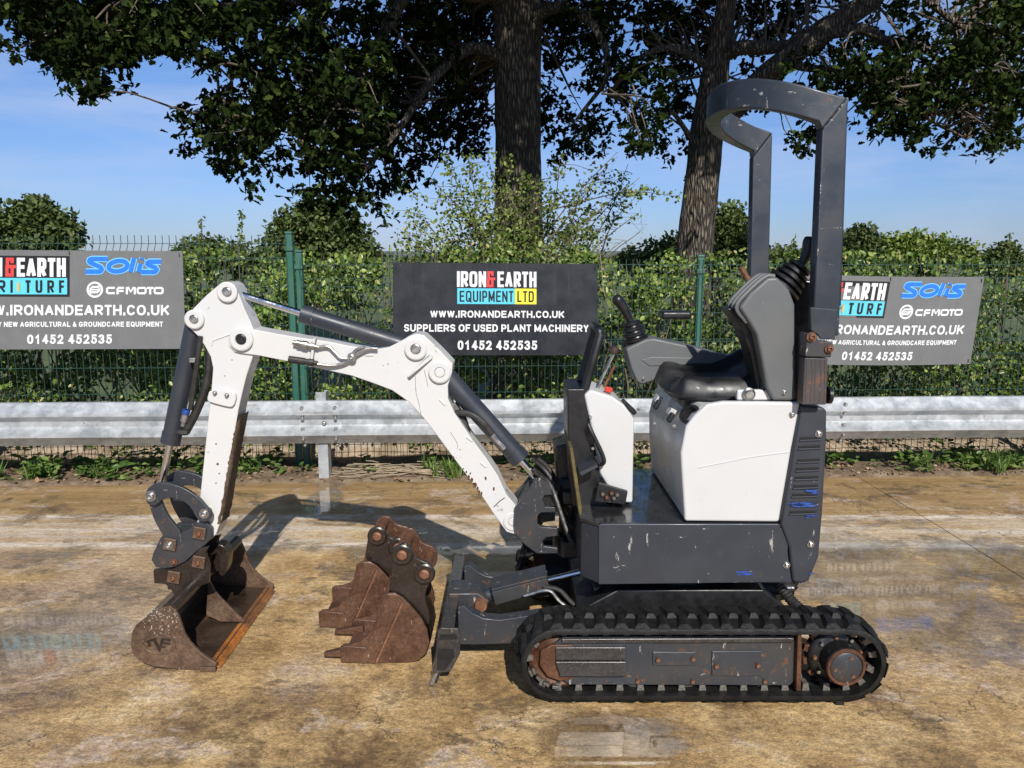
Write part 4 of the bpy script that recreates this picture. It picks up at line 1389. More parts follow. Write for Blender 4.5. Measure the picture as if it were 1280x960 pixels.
far_tree([(45, 282, 30), (70, 285, 24), (20, 285, 26), (48, 265, 16), (0, 285, 22), (85, 300, 16), (30, 305, 30), (60, 305, 28), (10, 305, 28)], 45, 'round dark green tree rising above the left grey sign', M['farleaf'], .34, 9, 800, 45)
far_tree([(390, 285, 32), (365, 290, 26), (420, 288, 30), (400, 268, 20), (440, 300, 24), (350, 310, 22), (455, 318, 20), (385, 315, 34), (425, 318, 30), (462, 325, 12)], 26, 'pale green tree above the fence left of the black sign', M['farleaf'], .17, 10, 1100, 395)
far_tree([(905, 285, 26), (880, 300, 24), (915, 305, 28), (850, 315, 24), (820, 322, 20), (790, 328, 16), (890, 322, 30), (915, 268, 10), (945, 325, 20)], 18, 'leafy green tree behind the leaning trunk beside the far roll bar post', M['farleaf'], .105, 10, 1200, 895)
far_tree([(1075, 305, 18), (1060, 315, 20), (1090, 318, 22), (1080, 292, 8), (1050, 325, 18)], 16, 'dark bushy tree just right of the near roll bar post', M['farleaf'], .09, 10, 600, 1070)
far_tree([(1150, 312, 20), (1130, 318, 20), (1120, 308, 14), (1180, 315, 18), (1205, 322, 16), (1165, 322, 24), (1145, 296, 6)], 14, 'wide bush of mixed green above the right grey sign', M['shrubleaf'], .075, 10, 800, 1150)
far_tree([(1255, 322, 16), (1245, 330, 14), (1268, 332, 14), (1258, 312, 8)], 30, 'small dark tree at the right edge before the far roofs', M['farleaf'], .16, 10, 260, 1255)
far_tree([(265, 320, 22), (240, 325, 20), (300, 325, 20), (330, 328, 16)], 20, 'low dark tree behind the taller fence between left sign and double post', M['farleaf'], .12, 10, 420, 265)
far_tree([(975, 325, 14), (958, 330, 14), (998, 330, 14)], 20, 'low green tree showing between the two roll bar posts', M['farleaf'], .12, 10, 260, 975)
# a line of far woods
P = []
for i in range(2600):
    x = rng.uniform(-300, 300); 
    y = 260 + rng.uniform(-14, 14)
    h = 3.2 + 2.6 * mnoise.noise(Vector((x * .035, 0, 1))) + 1.2 * mnoise.noise(Vector((x * .15, 0, 9)))
    P.append((x, y, -.9 + max(h, .8) * rng.random() ** .7))
P, off = clumps(np.array(P), .9, 6)
o = leafobj('far_woods', leaf_mesh('far_woods', P, rng.uniform(.6, 1.2, len(P)), L_OVAL()), M['farleaf'])
props(o, 'low line of distant woods along the horizon', 'woods', None, 'stuff')
# far house roofs at the right edge
hr = W(1268, 318, 120)
hs = thing('distant_house', (hr.x, 120, -.9), 'distant house with brown tiled roof at the right edge of the horizon', 'house')
bm = BM(); box(bm, (hr.x - 1.0, 118, -.9), (hr.x + 3.2, 122, .4)); obj('wall', bm, M['block'], hs)
bm = BM(); prism(bm, [(hr.x - 1.2, .40), (hr.x + 3.4, .40), (hr.x + 2.9, 1.75), (hr.x - .7, 1.75)], 117.6, 122.4); obj('roof', bm, M['rustpin'], hs)
bm = BM(); box(bm, (hr.x + 1.6, 119.5, 1.4), (hr.x + 2.1, 120.2, 2.3)); obj('chimney', bm, M['rustpin'], hs)

# ------------------------------------------------------------------ weeds, grass and litter along the fence foot
def strip(n, y0, y1, f, x0=-6.5, x1=6.8):
    out = []
    while len(out) < n:
        x = rng.uniform(x0, x1); y = rng.uniform(y0, y1)
        if rng.random() > f(x): continue
        out.append((x, yl(x, y)))
    return out
pxx = lambda px: (px - 640) / FPX * 5.7
def weedf(x):
    px = 640 + x / 5.7 * FPX
    v = np.interp(px, [-200, 0, 100, 180, 200, 230, 330, 360, 520, 545, 585, 600, 640, 660, 700, 715, 1030, 1045, 1130, 1160, 1170, 1210, 1235, 1290, 1500], [1, 1, 1, .8, .7, 1, .9, .15, .08, .55, .55, .15, .1, .45, .5, .2, .2, .25, .35, .5, .4, .5, .9, .9, .6])
    return float(v * np.clip(.75 + 1.4 * mnoise.noise(Vector((x * 3.3, 0, 0))), .05, 1))
xy = strip(360, 5.42, 5.82, weedf)
Pn, An, Nn, Sn = [], [], [], []
for x, y in xy:
    h = rng.uniform(.05, .15)
    for k in range(rng.integers(7, 13)):
        a = rng.uniform(0, 6.28); r = rng.uniform(.0, .07)
        z = verge(x, y) + h * rng.random()
        Pn.append((x + r * math.cos(a), y + r * math.sin(a), z + .015))
        An.append((math.cos(a), math.sin(a), rng.uniform(-.1, .7)))
        Nn.append((rng.normal() * .3, -.3 + rng.normal() * .3, 1))
        Sn.append(rng.uniform(.03, .065))
o = leafobj('weeds', leaf_mesh('weeds', np.array(Pn), np.array(Sn), L_OVAL(), np.array(An), np.array(Nn)), M['weedleaf'])
props(o, 'low bright green broad leaved weeds along the foot of the fence', 'weeds', None, 'stuff')
tuft = []
for px, n in ((150, 5), (75, 4), (45, 3), (20, 3), (290, 5), (310, 4), (550, 8), (565, 8), (580, 7), (1240, 9), (1255, 10), (1270, 9), (1225, 6), (1165, 3), (0, 4), (-40, 6), (1300, 9)):
    for _ in range(max(1, int(n * .55))):
        tuft.append((pxx(px) + rng.normal() * .05, 5.52 + rng.normal() * .07))
Pn, An, Sn = [], [], []
for x, y in tuft:
    y = yl(x, y)
    for k in range(14):
        a = rng.uniform(0, 6.28); t = rng.uniform(.15, .75)
        A = Vector((math.cos(a) * t, math.sin(a) * t, 1)).normalized()
        S = rng.uniform(.05, .17)
        Pn.append((Vector((x + rng.normal() * .015, y + rng.normal() * .015, verge(x, y))) + A * S * .4)[:]); An.append(A[:]); Sn.append(S)
o = leafobj('grass', leaf_mesh('grass', np.array(Pn), np.array(Sn), L_GRASS(), np.array(An)), M['weedleaf'])
props(o, 'tufts of long green grass along the yard edge', 'grass', None, 'stuff')
# dead leaves, chips and twigs
Pn = []
for i in range(2400):
    x = rng.uniform(-6, 6.6); y = yl(x, rng.uniform(5.36, 5.95))
    Pn.append((x, y, verge(x, y) + .006))
Pn = np.array(Pn)
o = leafobj('leaf_litter', leaf_mesh('leaf_litter', Pn, rng.uniform(.015, .045, len(Pn)), L_OVAL(), rng.normal(size=Pn.shape) * np.array([1, 1, .25]), np.array([0, 0, 1.0]) + rng.normal(size=Pn.shape) * .35), M['litter'])
props(o, 'brown dead leaves scattered over the soil under the crash barrier', 'litter', None, 'stuff')
bm = BM()
for i in range(70):
    px = rng.normal(490, 38); 
    x = pxx(px); y = yl(x, 5.5 + rng.normal() * .06)
    a = rng.normal() * .35
    L = rng.uniform(.04, .2)
    z = verge(x, y) + rng.uniform(.008, .05)
    d = Vector((math.cos(a), math.sin(a) * .5, rng.normal() * .08)) * L
    p = Vector((x, y, z))
    tube(bm, [p - d, p + Vector((0, 0, rng.normal() * .008)), p + d], [.003, .004, .002], 4)
o = obj('dead_twigs', bm, M['twigpale'])
props(o, 'heap of dry dead twigs on the soil right of the barrier post', 'debris', None, 'stuff')
# small stones on soil
bm = BM()
for i in range(420):
    x = rng.uniform(-6, 6.6); y = yl(x, rng.uniform(5.36, 6.1)); r = rng.uniform(.004, .016)
    m = Matrix.Translation((x, y, verge(x, y) + r * .4)) @ Matrix.Rotation(rng.uniform(0, 6), 4, 'Z') @ Matrix.Diagonal((r * rng.uniform(.8, 1.6), r, r * .7, 1))
    bmesh.ops.create_icosphere(bm, subdivisions=1, radius=1, matrix=m)
o = obj('stones', bm, M['bank'], origin=(0, 5.7, 0))
props(o, 'small pale stones lying in the soil along the fence', 'stones', None, 'stuff')
# pale concrete blocks behind the fence foot
for i, (px0, px1, lab) in enumerate(((38, 106, 'pale broken concrete block behind the fence under the left grey sign'), (402, 478, 'pale concrete block behind the fence just right of the barrier post'), (282, 330, 'low pale block behind the fence beside the white dipper arm'))):
    a = W(px0, 580, 6.35, KF); b = W(px1, 580, 6.35, KF)
    bm = BM()
    box(bm, (a.x, a.y, -.12), (b.x, a.y + .25, .12 + .02 * i))
    bmesh.ops.subdivide_edges(bm, edges=bm.edges, cuts=4, use_grid_fill=True)
    for v in bm.verts: v.co += Vector((1, 1, 1)) * 0 + v.co.normalized() * 0 + Vector((mnoise.noise(v.co * 9), mnoise.noise(v.co * 9 + Vector((3, 0, 0))), mnoise.noise(v.co * 9 + Vector((0, 5, 0))))) * .012
    o = obj('concrete_block', bm, M['block'], angle=60)
    props(o, lab, 'block', 'pale concrete blocks behind the fence')

# ------------------------------------------------------------------ the mini excavator
EX = thing('mini_excavator', (.66, 3.03, 0), 'small white and dark blue tracked mini excavator with open roll bar and raised folded boom', 'excavator')
YB = 3.07                                                    # plane of boom, dipper and hitch

def ex(name, bm, mat, parent=None, **k): return obj(name, bm, mat, parent or EX, **k)
def plate(name, pts, Y, d, mat, parent=None, bevel=.004, sm=0, **k):
    """outline read at depth Y, extruded away to Y + d"""
    bm = BM()
    q = pxz(pts, Y)
    if sm: q = smooth2(q, sm)
    prism(bm, q, Y, Y + d)
    return ex(name, bm, mat, parent, bevel=bevel, **k)

# ---- tracks
def build_track(y0, y1):
    xa, xb, zc, R = .168, 1.190, .157, .137
    t = .020
    Lr = xb - xa
    per = 2 * Lr + 2 * math.pi * R
    def path(s, r):
        s %= per
        if s < Lr: return Vector((xa + s, 0, zc + r)), 0.0
        s -= Lr
        if s < math.pi * R:
            a = s / R
            return Vector((xb + math.sin(a) * r, 0, zc + math.cos(a) * r)), a
        s -= math.pi * R
        if s < Lr: return Vector((xb - s, 0, zc - r)), math.pi
        s -= Lr
        a = s / R
        return Vector((xa - math.sin(a) * r, 0, zc - math.cos(a) * r)), math.pi + a
    bm = BM()
    N = 110
    rings = []
    for i in range(N):
        s = per * i / N
        sag = 0
        po, _ = path(s, R)
        pi_, _ = path(s, R - t)
        pm, _ = path(s, R - t * .25)
        rg = []
        for y, p in ((y0 + .004, po), (y1 - .004, po), (y1, pm), (y1, pi_), (y0, pi_), (y0, pm)):
            rg.append(bm.verts.new((p.x, y, p.z)))
        rings.append(rg)
    for i in range(N): bridge(bm, rings[i], rings[(i + 1) % N])
    belt = ex('track', bm, M['rubber'], angle=50)
    # tread lugs: two staggered rows of slanted blocks
    w = y1 - y0
    def lugmesh(sgn):
        b = BM()
        h = .017
        wy = w * .54
        ya, yb_ = (0, wy) if sgn > 0 else (w - wy, w)
        # footprint slants; the outer end is the broad one
        o0, o1 = (-.020, .020)
        def pt(y, e, z):
            f = (y / w - .5) * sgn
            sl = .016 * f
            return (e + sl, y - w / 2, z)
        outer, inner = (ya, yb_) if sgn > 0 else (yb_, ya)
        lo = [pt(outer, -.029, 0), pt(outer, .029, 0), pt(inner, .019, 0), pt(inner, -.019, 0)]
        hi = [pt(outer + .016 * sgn, -.015, h * .8), pt(outer + .016 * sgn, .013, h * .8), pt(inner - .01 * sgn, .009, h), pt(inner - .01 * sgn, -.010, h)]
        l = [b.verts.new(p) for p in lo]; u = [b.verts.new(p) for p in hi]
        b.faces.new(u)
        for i in range(4): b.faces.new((l[i], l[(i + 1) % 4], u[(i + 1) % 4], u[i]))
        b.faces.new(l[::-1])
        bmesh.ops.recalc_face_normals(b, faces=b.faces)
        me = bpy.data.meshes.new('tread_lug'); b.to_mesh(me); b.free()
        me.materials.append(M['rubber'])
        return me
    ms = [lugmesh(1), lugmesh(-1)]
    n = 39
    yc = (y0 + y1) / 2
    for i in range(n):
        for j in range(2):
            p, a = path(per * (i + .5 * j) / n, R)
            o = bpy.data.objects.new('tread_lug', ms[j])
            COL.objects.link(o)
            o.parent = belt
            o.location = Vector((p.x, yc, p.z)) - aloc(belt)
            o.rotation_euler = (rng.normal() * .012, a + rng.normal() * .06, rng.normal() * .03)
            o.scale = (rng.uniform(.9, 1.08), 1, rng.uniform(.8, 1.12))
    # inner drive lugs
    b = BM()
    box(b, (-.013, -.022, -.026), (.013, .022, 0))
    for v in b.verts:
        if v.co.z < -.01: v.co.x *= .7; v.co.y *= .8
    me = bpy.data.meshes.new('drive_lug'); b.to_mesh(me); b.free(); me.materials.append(M['drive'])
    for i in range(n):
        for sy in (-1, 1):
            p, a = path(per * (i + .25) / n, R - t)
            o = bpy.data.objects.new('drive_lug', me)
            COL.objects.link(o)
            o.parent = belt
            o.location = Vector((p.x, yc + sy * .032, p.z)) - aloc(belt)
            o.rotation_euler = (0, a, 0)
    return belt
M['drive'] = m_rust('worn_drive_lug', (.03, .024, .02), (.10, .085, .07), (.20, .18, .16), .55, .42, (.36, .33, .29), .4)
M['frame_worn'] = m_rust('worn_track_frame', (.022, .019, .018), (.046, .041, .040), (.13, .062, .036), .62, .36, (.50, .45, .38), .45)
YN0, YN1 = 2.525, 2.705
YF0, YF1 = 3.335, 3.515
def undercarriage_side(y0, y1, near):
    belt = build_track(y0, y1)
    s = 1 if near else -1
    yo = y0 if near else y1               # outer face
    def P(px, py): 
        w_ = W(px, py, YN0 + .03); return (w_.x, w_.z)
    def pr(name, pts, o0, o1, mat, parent=None, bevel=.003):
        bm = BM()
        a, b = yo + s * o0, yo + s * o1
        prism(bm, [P(*p) for p in pts], min(a, b), max(a, b))
        return ex(name, bm, mat, parent, bevel=bevel)
    fr = pr('track_frame', [(693, 806), (705, 797), (990, 796), (996, 803), (996, 850), (988, 858), (712, 857), (694, 845)], .035, .14, M['navyworn'])
    pr('recoil_cover', [(694, 808), (782, 808), (782, 824), (694, 824)], .022, .0349, M['frame_worn'], fr)
    pr('recoil_cover', [(694, 824.6), (782, 824.6), (782, 843), (700, 843)], .014, .0348, M['frame_worn'], fr)
    pr('cover_plate', [(816, 815), (870, 815), (870, 832), (816, 832)], .029, .0347, M['navyworn'], fr, .002)
    pr('cover_plate', [(890, 814), (952, 814), (952, 845), (890, 845)], .029, .0347, M['navyworn'], fr, .002)
    pr('top_rail', [(702, 797.5), (992, 796.5), (992, 802), (702, 803)], .022, .0346, M['frame_worn'], fr)
    pr('end_plate', [(995, 790), (1000, 790), (999, 860), (993, 860)], .012, .13, M['rust'], fr, .002)
    for px, py in ((822, 824), (866, 823), (895, 832), (947, 831)):
        x, z = P(px, py); bm = BM()
        hexbolt(bm, (x, yo + s * .0285, z), (0, -s, 0), .009, .010); ex('bolt', bm, M['rustpin'], fr)
    for px in (797, 866, 956):
        x, z = P(px, 852); bm = BM()
        hexbolt(bm, (x, yo + s * .0345, z), (0, -s, 0), .008, .010); ex('bolt', bm, M['rustpin'], fr)
    # bottom rollers
    for px in (795, 862, 957):
        x, z = P(px, 850); bm = BM()
        lathe(bm, (x, yo + s * .05, .095), (0, s, 0), ((0, .040), (.004, .052), (.02, .052), (.02, .035), (.06, .035), (.06, .052), (.078, .052), (.08, .04)), 24)
        ex('roller', bm, M['drive'])
    # front idler: dished wheel behind a rusty tensioner yoke
    bm = BM()
    lathe(bm, (.172, yo + s * .045, .157), (0, s, 0), ((0, .03), (.0, .07), (.012, .085), (.0, .100), (.006, .112), (.075, .112), (.08, .1), (.08, .02)), 32)
    idl = ex('idler', bm, M['rust'])
    bm = BM()
    q = [(x * .001 + .172, z * .001 + .157) for x, z in ((-70, 40), (-30, 62), (40, 60), (80, 40), (60, 10), (20, 18), (-10, 2), (5, -25), (60, -45), (50, -70), (0, -78), (-45, -60), (-74, -15))]
    prism(bm, q, min(yo + s * .030, yo + s * .044), max(yo + s * .030, yo + s * .044))
    ex('idler_yoke', bm, M['rust'], idl, bevel=.004)
    for a in (3.5, 3.85, 4.2, 4.55):
        bm = BM()
        c = Vector((.172 + .100 * math.cos(a), yo + s * .034, .157 + .100 * math.sin(a)))
        box(bm, (-.012, -.012, -.006), (.012, .012, .006), Matrix.Translation(c) @ Matrix.Rotation(-a + math.pi / 2, 4, 'Y'))
        ex('tooth', bm, M['drive'], idl, bevel=.002)
    # sprocket and drive motor
    cx, cz = 1.172, .157
    bm = BM()
    lathe(bm, (cx, yo + s * .055, cz), (0, s, 0), ((0, .085), (.006, .095), (.012, .1), (.05, .1), (.055, .04)), 36)
    sp = ex('sprocket', bm, M['black'])
    bm = BM()
    q = []
    for i in range(13):
        for da, r in ((-.16, .098), (-.09, .116), (.09, .116), (.16, .098)):
            a = 2 * math.pi * i / 13 + da
            q.append((cx + r * math.cos(a), cz + r * math.sin(a)))
    prism(bm, q, min(yo + s * .075, yo + s * .095), max(yo + s * .075, yo + s * .095))
    ex('sprocket_teeth', bm, M['rust'], sp, bevel=.002)
    bm = BM()
    lathe(bm, (cx + .005, yo - s * .012, cz), (0, s, 0), ((.0, .056), (.0, .068), (.006, .072), (.012, .072), (.014, .068), (.07, .070)), 36)
    ex('drive_motor', bm, M['black'], sp)
    bm = BM()
    lathe(bm, (cx + .005, yo - s * .016, cz), (0, s, 0), ((0, .050), (.003, .055), (.012, .055)), 32)
    ex('motor_cap', bm, M['navyworn'], sp)
    bm = BM()
    R2 = [(0, .0565), (-.004, .060), (-.004, .066), (0, .0705)]
    lathe(bm, (cx + .005, yo - s * .0122, cz), (0, s, 0), ((0.002, .0565), (-.004, .0585), (-.004, .067), (.001, .070)), 36)
    ex('motor_ring', bm, M['rust'], sp)
    for i in range(9):
        a = 2 * math.pi * i / 9 + .3
        bm = BM()
        hexbolt(bm, (cx + .083 * math.cos(a), yo + s * .055, cz + .083 * math.sin(a)), (0, -s, 0), .008, .012)
        ex('bolt', bm, M['steel'] if i % 2 else M['rustpin'], sp)
    for i in range(3):
        a = 2 * math.pi * i / 3 + 3.3
        bm = BM()
        lathe(bm, (cx + .005 + .040 * math.cos(a), yo - s * .016, cz + .040 * math.sin(a)), (0, -s, 0), ((0, .007), (.003, .007), (.003, .003), (.0005, .001)), 10)
        ex('bolt', bm, M['rustpin'], sp)
undercarriage_side(YN0, YN1, True)
undercarriage_side(YF0, YF1, False)
# a stuck scrap of rubber under the track
bm = BM(); p = G(1053, 888); box(bm, (p.x - .012, 2.53, -.0), (p.x + .02, 2.55, .03)); ex('torn_lug', bm, M['rubber'], bevel=.004)
# centre frame, slew ring, hoses
bm = BM()
prism(bm, [(.25, .12), (1.05, .12), (1.05, .26), (.95, .345), (.40, .345), (.25, .26)], 2.74, 3.30)
ex('undercarriage_frame', bm, M['black'], bevel=.008)
bm = BM(); lathe(bm, (.66, 3.03, .345), (0, 0, 1), ((0, .25), (.03, .25), (.03, .23), (.075, .23)), 40); ex('slew_ring', bm, M['black'])
for y in (2.85, 3.2):
    bm = BM(); cyl(bm, (.32, y, .30), (1.1, y, .30), .026, n=14); ex('axle_tube', bm, M['frame_worn'])
bm = BM()
pth = spline([(1.0, 2.80, .40), (1.01, 2.78, .36), (1.05, 2.73, .31), (1.10, 2.70, .26), (1.13, 2.68, .20)], 14)
tube(bm, pth, [.022 if i % 2 else .018 for i in range(len(pth))], 12)
ex('hose', bm, M['hose'], label='ribbed black travel hose')
bm = BM()
tube(bm, spline([W(680, 733, 2.9), W(700, 738, 2.88), W(720, 756, 2.85), W(745, 748, 2.85), W(760, 730, 2.9)], 8), .009, 8); ex('hose', bm, M['hose'])
bm = BM()
tube(bm, spline([W(655, 745, 2.9), W(685, 738, 2.88), W(700, 752, 2.87), W(718, 765, 2.86)], 8), .008, 8); ex('hose', bm, M['steel'])

# ---- dozer blade
YD0, YD1 = 2.66, 3.38
bl = None
bm = BM()
zt = W(560, 787, YD0).z
x0 = W(546, 842, YD0).x
# curved mouldboard
face = [(x0 - .015, .012), (x0 + .004, .06), (x0 + .022, .11), (x0 + .030, .16), (x0 + .024, zt)]
bk = [(x + .016, z) for x, z in face]
prism(bm, face + bk[::-1], YD0, YD1)
blade = ex('dozer_blade', bm, M['frame_worn'], bevel=.003)
bm = BM(); prism(bm, [(x0 - .03, .004), (x0 - .012, .004), (x0 + .006, .055), (x0 - .004, .058)], YD0 - .004, YD1 + .004); ex('cutting_edge', bm, M['steel'], blade, bevel=.002)
bm = BM(); prism(bm, [(x0 + .022, zt - .012), (x0 + .065, zt - .016), (x0 + .065, zt + .003), (x0 + .015, zt + .006)], YD0 - .002, YD1 + .002); ex('top_rib', bm, M['frame_worn'], blade, bevel=.003)
for yy in (YD0 - .014, YD1 + .001):
    bm = BM()
    outline = pxz([(547, 788), (551, 785), (573, 786), (575, 792), (575, 818), (563, 840), (541, 842), (541, 836), (544, 830)], YD0 - .014)
    prism(bm, outline, yy, yy + .013)
    pl = ex('end_plate', bm, M['frame_worn'], blade, bevel=.003)
# pocket frames of the blade extension at the near end
for pts in (((550, 793), (570, 793), (572, 799), (549, 800)), ((547, 811), (567, 811), (568, 822), (556, 838), (546, 838))):
    bm = BM(); prism(bm, pxz(pts, YD0 - .0155), YD0 - .0155, YD0 - .0145); ex('pocket', bm, M['black'], blade)
bm = BM(); box(bm, (x0 + .03, YD1 - .16, .05), (x0 + .045, YD1 - .02, zt - .02)); box(bm, (x0 + .085, YD1 - .10, .10), (x0 + .10, YD1 - .07, zt)); ex('extension', bm, M['frame_worn'], blade, bevel=.003)
# push arms
for y in (2.80, 3.20):
    bm = BM()
    q = pxz([(572, 760), (580, 757), (590, 766), (604, 773), (625, 775), (660, 770), (700, 764), (760, 775), (760, 800), (700, 801), (660, 804), (600, 806), (573, 806)], 2.80)
    prism(bm, q, y, y + .055)
    ex('push_arm', bm, M['navyworn'], bevel=.004)
bm = BM(); prism(bm, pxz([(560, 742), (598, 742), (612, 752), (606, 766), (590, 765), (560, 752)], 2.93), 2.93, 3.07); ex('ram_bracket', bm, M['navyworn'], blade, bevel=.006)
pA, pB = W(601, 755, 2.93), W(735, 713, 3.0)
pA.y = 3.0
bm = BM(); lathe(bm, (pA.x, 2.905, pA.z), (0, 1, 0), ((0, .012), (0, .024), (.012, .027), (.19, .027)), 20); ex('pin', bm, M['rustpin'], blade)
ram = BM(); d = (pB - pA)
cyl(ram, pA + d * .05, pA + d * .60, .030, n=18)
dz = ex('blade_ram', ram, M['navy'])
bm = BM(); cyl(bm, pA + d * .5, pA + d * 1.1, .013, n=14); ex('rod', bm, M['chrome'], dz)
bm = BM()
n_ = Vector((-d.z, 0, d.x)).normalized()
a, b = pA + d * .12 + n_ * .036, pA + d * .63 + n_ * .036
M4 = [(a, 0), (b, 0), (b, 1), (a, 1)]
prism(bm, [(a.x, a.z), (b.x, b.z), (b.x + n_.x * .010, b.z + n_.z * .010), (a.x + n_.x * .010, a.z + n_.z * .010)], 2.94, 3.06)
prism(bm, [(a.x - n_.x * .06, a.z - n_.z * .06), (b.x - n_.x * .05, b.z - n_.z * .05), (b.x, b.z), (a.x, a.z)], 2.936, 2.944)
ex('ram_guard', bm, M['navyworn'], dz, bevel=.003)

# ---- upper structure
YH = 2.655                                   # near face of the house
D = .75
skirt = plate('deck_skirt', [(748, 657), (752, 655), (974, 655), (984, 684), (990, 728), (748, 731)], YH, .018, M['navyskirt'] if 'navyskirt' in M else M['navy'], bevel=.004)
q = pxz([(748, 657), (974, 655), (990, 728), (748, 731)], YH)
zt_, zb_ = q[0][1], q[3][1]
xl = q[0][0]; xr = q[2][0]
xfar = xl - .055
bm = BM()   # chamfered front corners, deck and belly
ringp = [(xl + .004, YH + .004), (xfar, YH + .07), (xfar, YH + D - .07), (xl, YH + D), (xr - .02, YH + D), (xr - .02, YH + .004)]
lo = [bm.verts.new((x, y, zb_ + .004)) for x, y in ringp]; hi = [bm.verts.new((x, y, zt_ - .010)) for x, y in ringp]
bm.faces.new(hi); bm.faces.new(lo[::-1])
for i in range(6): bm.faces.new((lo[i], lo[(i + 1) % 6], hi[(i + 1) % 6], hi[i]))
ex('deck_frame', bm, M['navy'], bevel=.004)
bm = BM()
f = [bm.verts.new((x - .006 if x < .3 else x, y, zt_ - .008)) for x, y in ringp]; g2 = [bm.verts.new((x - .006 if x < .3 else x, y, zt_ + .004)) for x, y in ringp]
bm.faces.new(g2); bm.faces.new(f[::-1])
for i in range(6): bm.faces.new((f[i], f[(i + 1) % 6], g2[(i + 1) % 6], g2[i]))
M['deck'] = m_simple('wet_deck_plate', (.018, .018, .019), .22, .1, .5, 9, .15, .5)
ex('floor_plate', bm, M['deck'], bevel=.002)
# rear counterweight with louvres
bm = BM()
CW = [(1001, 506), (1030, 509), (1034, 514), (1034, 548), (1029, 640), (1024, 697), (1012, 726), (1006, 730), (991, 729), (986, 684), (975, 655)]
prism(bm, pxz(CW, YH - .004), YH - .004, YH + D + .004)
cw = ex('counterweight', bm, M['navy'], bevel=.012, seg=3)
for (xa, ya), (xb, yb) in [((1000 - i * 1.6, 546 + i * 10.8 + (6 if i > 1 else 0)), (1026 - i * .6, 545 + i * 10.8 + (6 if i > 1 else 0))) for i in range(10)]:
    if ya > 640: continue
    bm = BM()
    prism(bm, pxz([(xa, ya), (xb, yb), (xb, yb + 3.2), (xa, ya + 3.4)], YH - .0065), YH - .0065, YH - .003)
    ex('louvre', bm, M['black'], cw, bevel=.001, seg=1)
    bm = BM()
    prism(bm, pxz([(xa - .5, ya + 4.2), (xb + .5, yb + 4.0), (xb + .5, yb + 6.0), (xa - .5, ya + 6.2)], YH - .010), YH - .010, YH - .003)
    ex('louvre_lip', bm, M['navy'], cw, bevel=.0015, seg=1)
M['bluescuff'] = m_simple('blue_paint_scuff', (.018, .060, .26), .55, 0, .5, 60, .2)
for px, py, wd, ht in ((1014, 613.5, 9, 1.3), (1018, 616.3, 5, .9), (1002, 629.5, 17, 1.5), (1006, 632.4, 14, 1.3), (998, 631, 8, 1.6), (1015, 644.5, 7, .9), (1009, 647, 3, .7), (1014, 717, 3, 1.0), (928, 715, 9, 1.0), (933, 717.6, 8, 1.3), (925, 718.5, 4, .7)):
    n = 22; q = []
    for i in range(n):
        a = 2 * math.pi * i / n; r = 1 + .7 * mnoise.noise(Vector((math.cos(a) * 3.1, math.sin(a) * 3.1, px + py)))
        q.append((px + wd * r * math.cos(a), py + ht * r * math.sin(a)))
    yy = YH - (.0106 if px > 990 else .0012)
    bm = BM(); prism(bm, pxz(q, yy), yy, yy + .0008); ex('paint_scuff', bm, M['bluescuff'], cw if px > 990 else skirt)
for px, py, par, yy in ((1023, 542, cw, YH - .004), (1013, 680, cw, YH - .004), (983, 706, skirt, YH)):
    p = W(px, py, yy); bm = BM(); washerbolt(bm, p + Vector((0, .002, 0)), .013); ex('bolt', bm, M['steel'], par)

# seat box: near white side cover, front panel and top
YS = YH + .006
side = [(856, 652), (853, 606), (851, 566), (858, 533), (868, 520), (884, 505), (905, 502), (1001, 503), (990, 560), (974, 653)]
q = pxz(side, YS)
bm = BM(); prism(bm, q, YS, YS + .03)
cover = ex('side_cover', bm, M['cover'], bevel=.010, seg=3)
# pressed crease line
cr = [W(872, 584.5, YS), W(900, 579, YS), W(940, 571, YS), W(986, 565, YS)]
bm = BM(); tube(bm, spline(cr, 4), .0026, 6); ex('crease', bm, M['cover'], cover)
for px, py in ((990, 518),):
    bm = BM(); washerbolt(bm, W(px, py, YS) + Vector((0, .003, 0)), .011); ex('bolt', bm, M['steel'], cover)
fx = q[0][0]
zb, ztop = zt_ + .006, q[6][1]
M['panel'] = m_paint('pale_front_panel', (.50, .50, .49), chips=((.25, .22, .18), .70), rust=((.10, .05, .03), .72), dirt=.5, dirtcol=(.34, .32, .29), rough=.34)
bm = BM()
fr_ = [(fx + .004, zb), (fx - .012, zb + .16), (fx - .016, zb + .27), (fx + .006, zb + .37), (fx + .055, zb + .43), (fx + .07, zb + .425), (fx + .30, zb + .425), (fx + .30, zb)]
prism(bm, fr_, YS + .0305, YS + .70)
fp = ex('front_panel', bm, M['panel'], bevel=.02, seg=4)
bm = BM()
prism(bm, [(fx + .29, zb), (fx + .35, zb), (fx + .35, zb + .432), (fx + .29, zb + .432)], YS + .031, YS + .70)
ex('engine_cover', bm, M['black'], bevel=.01)
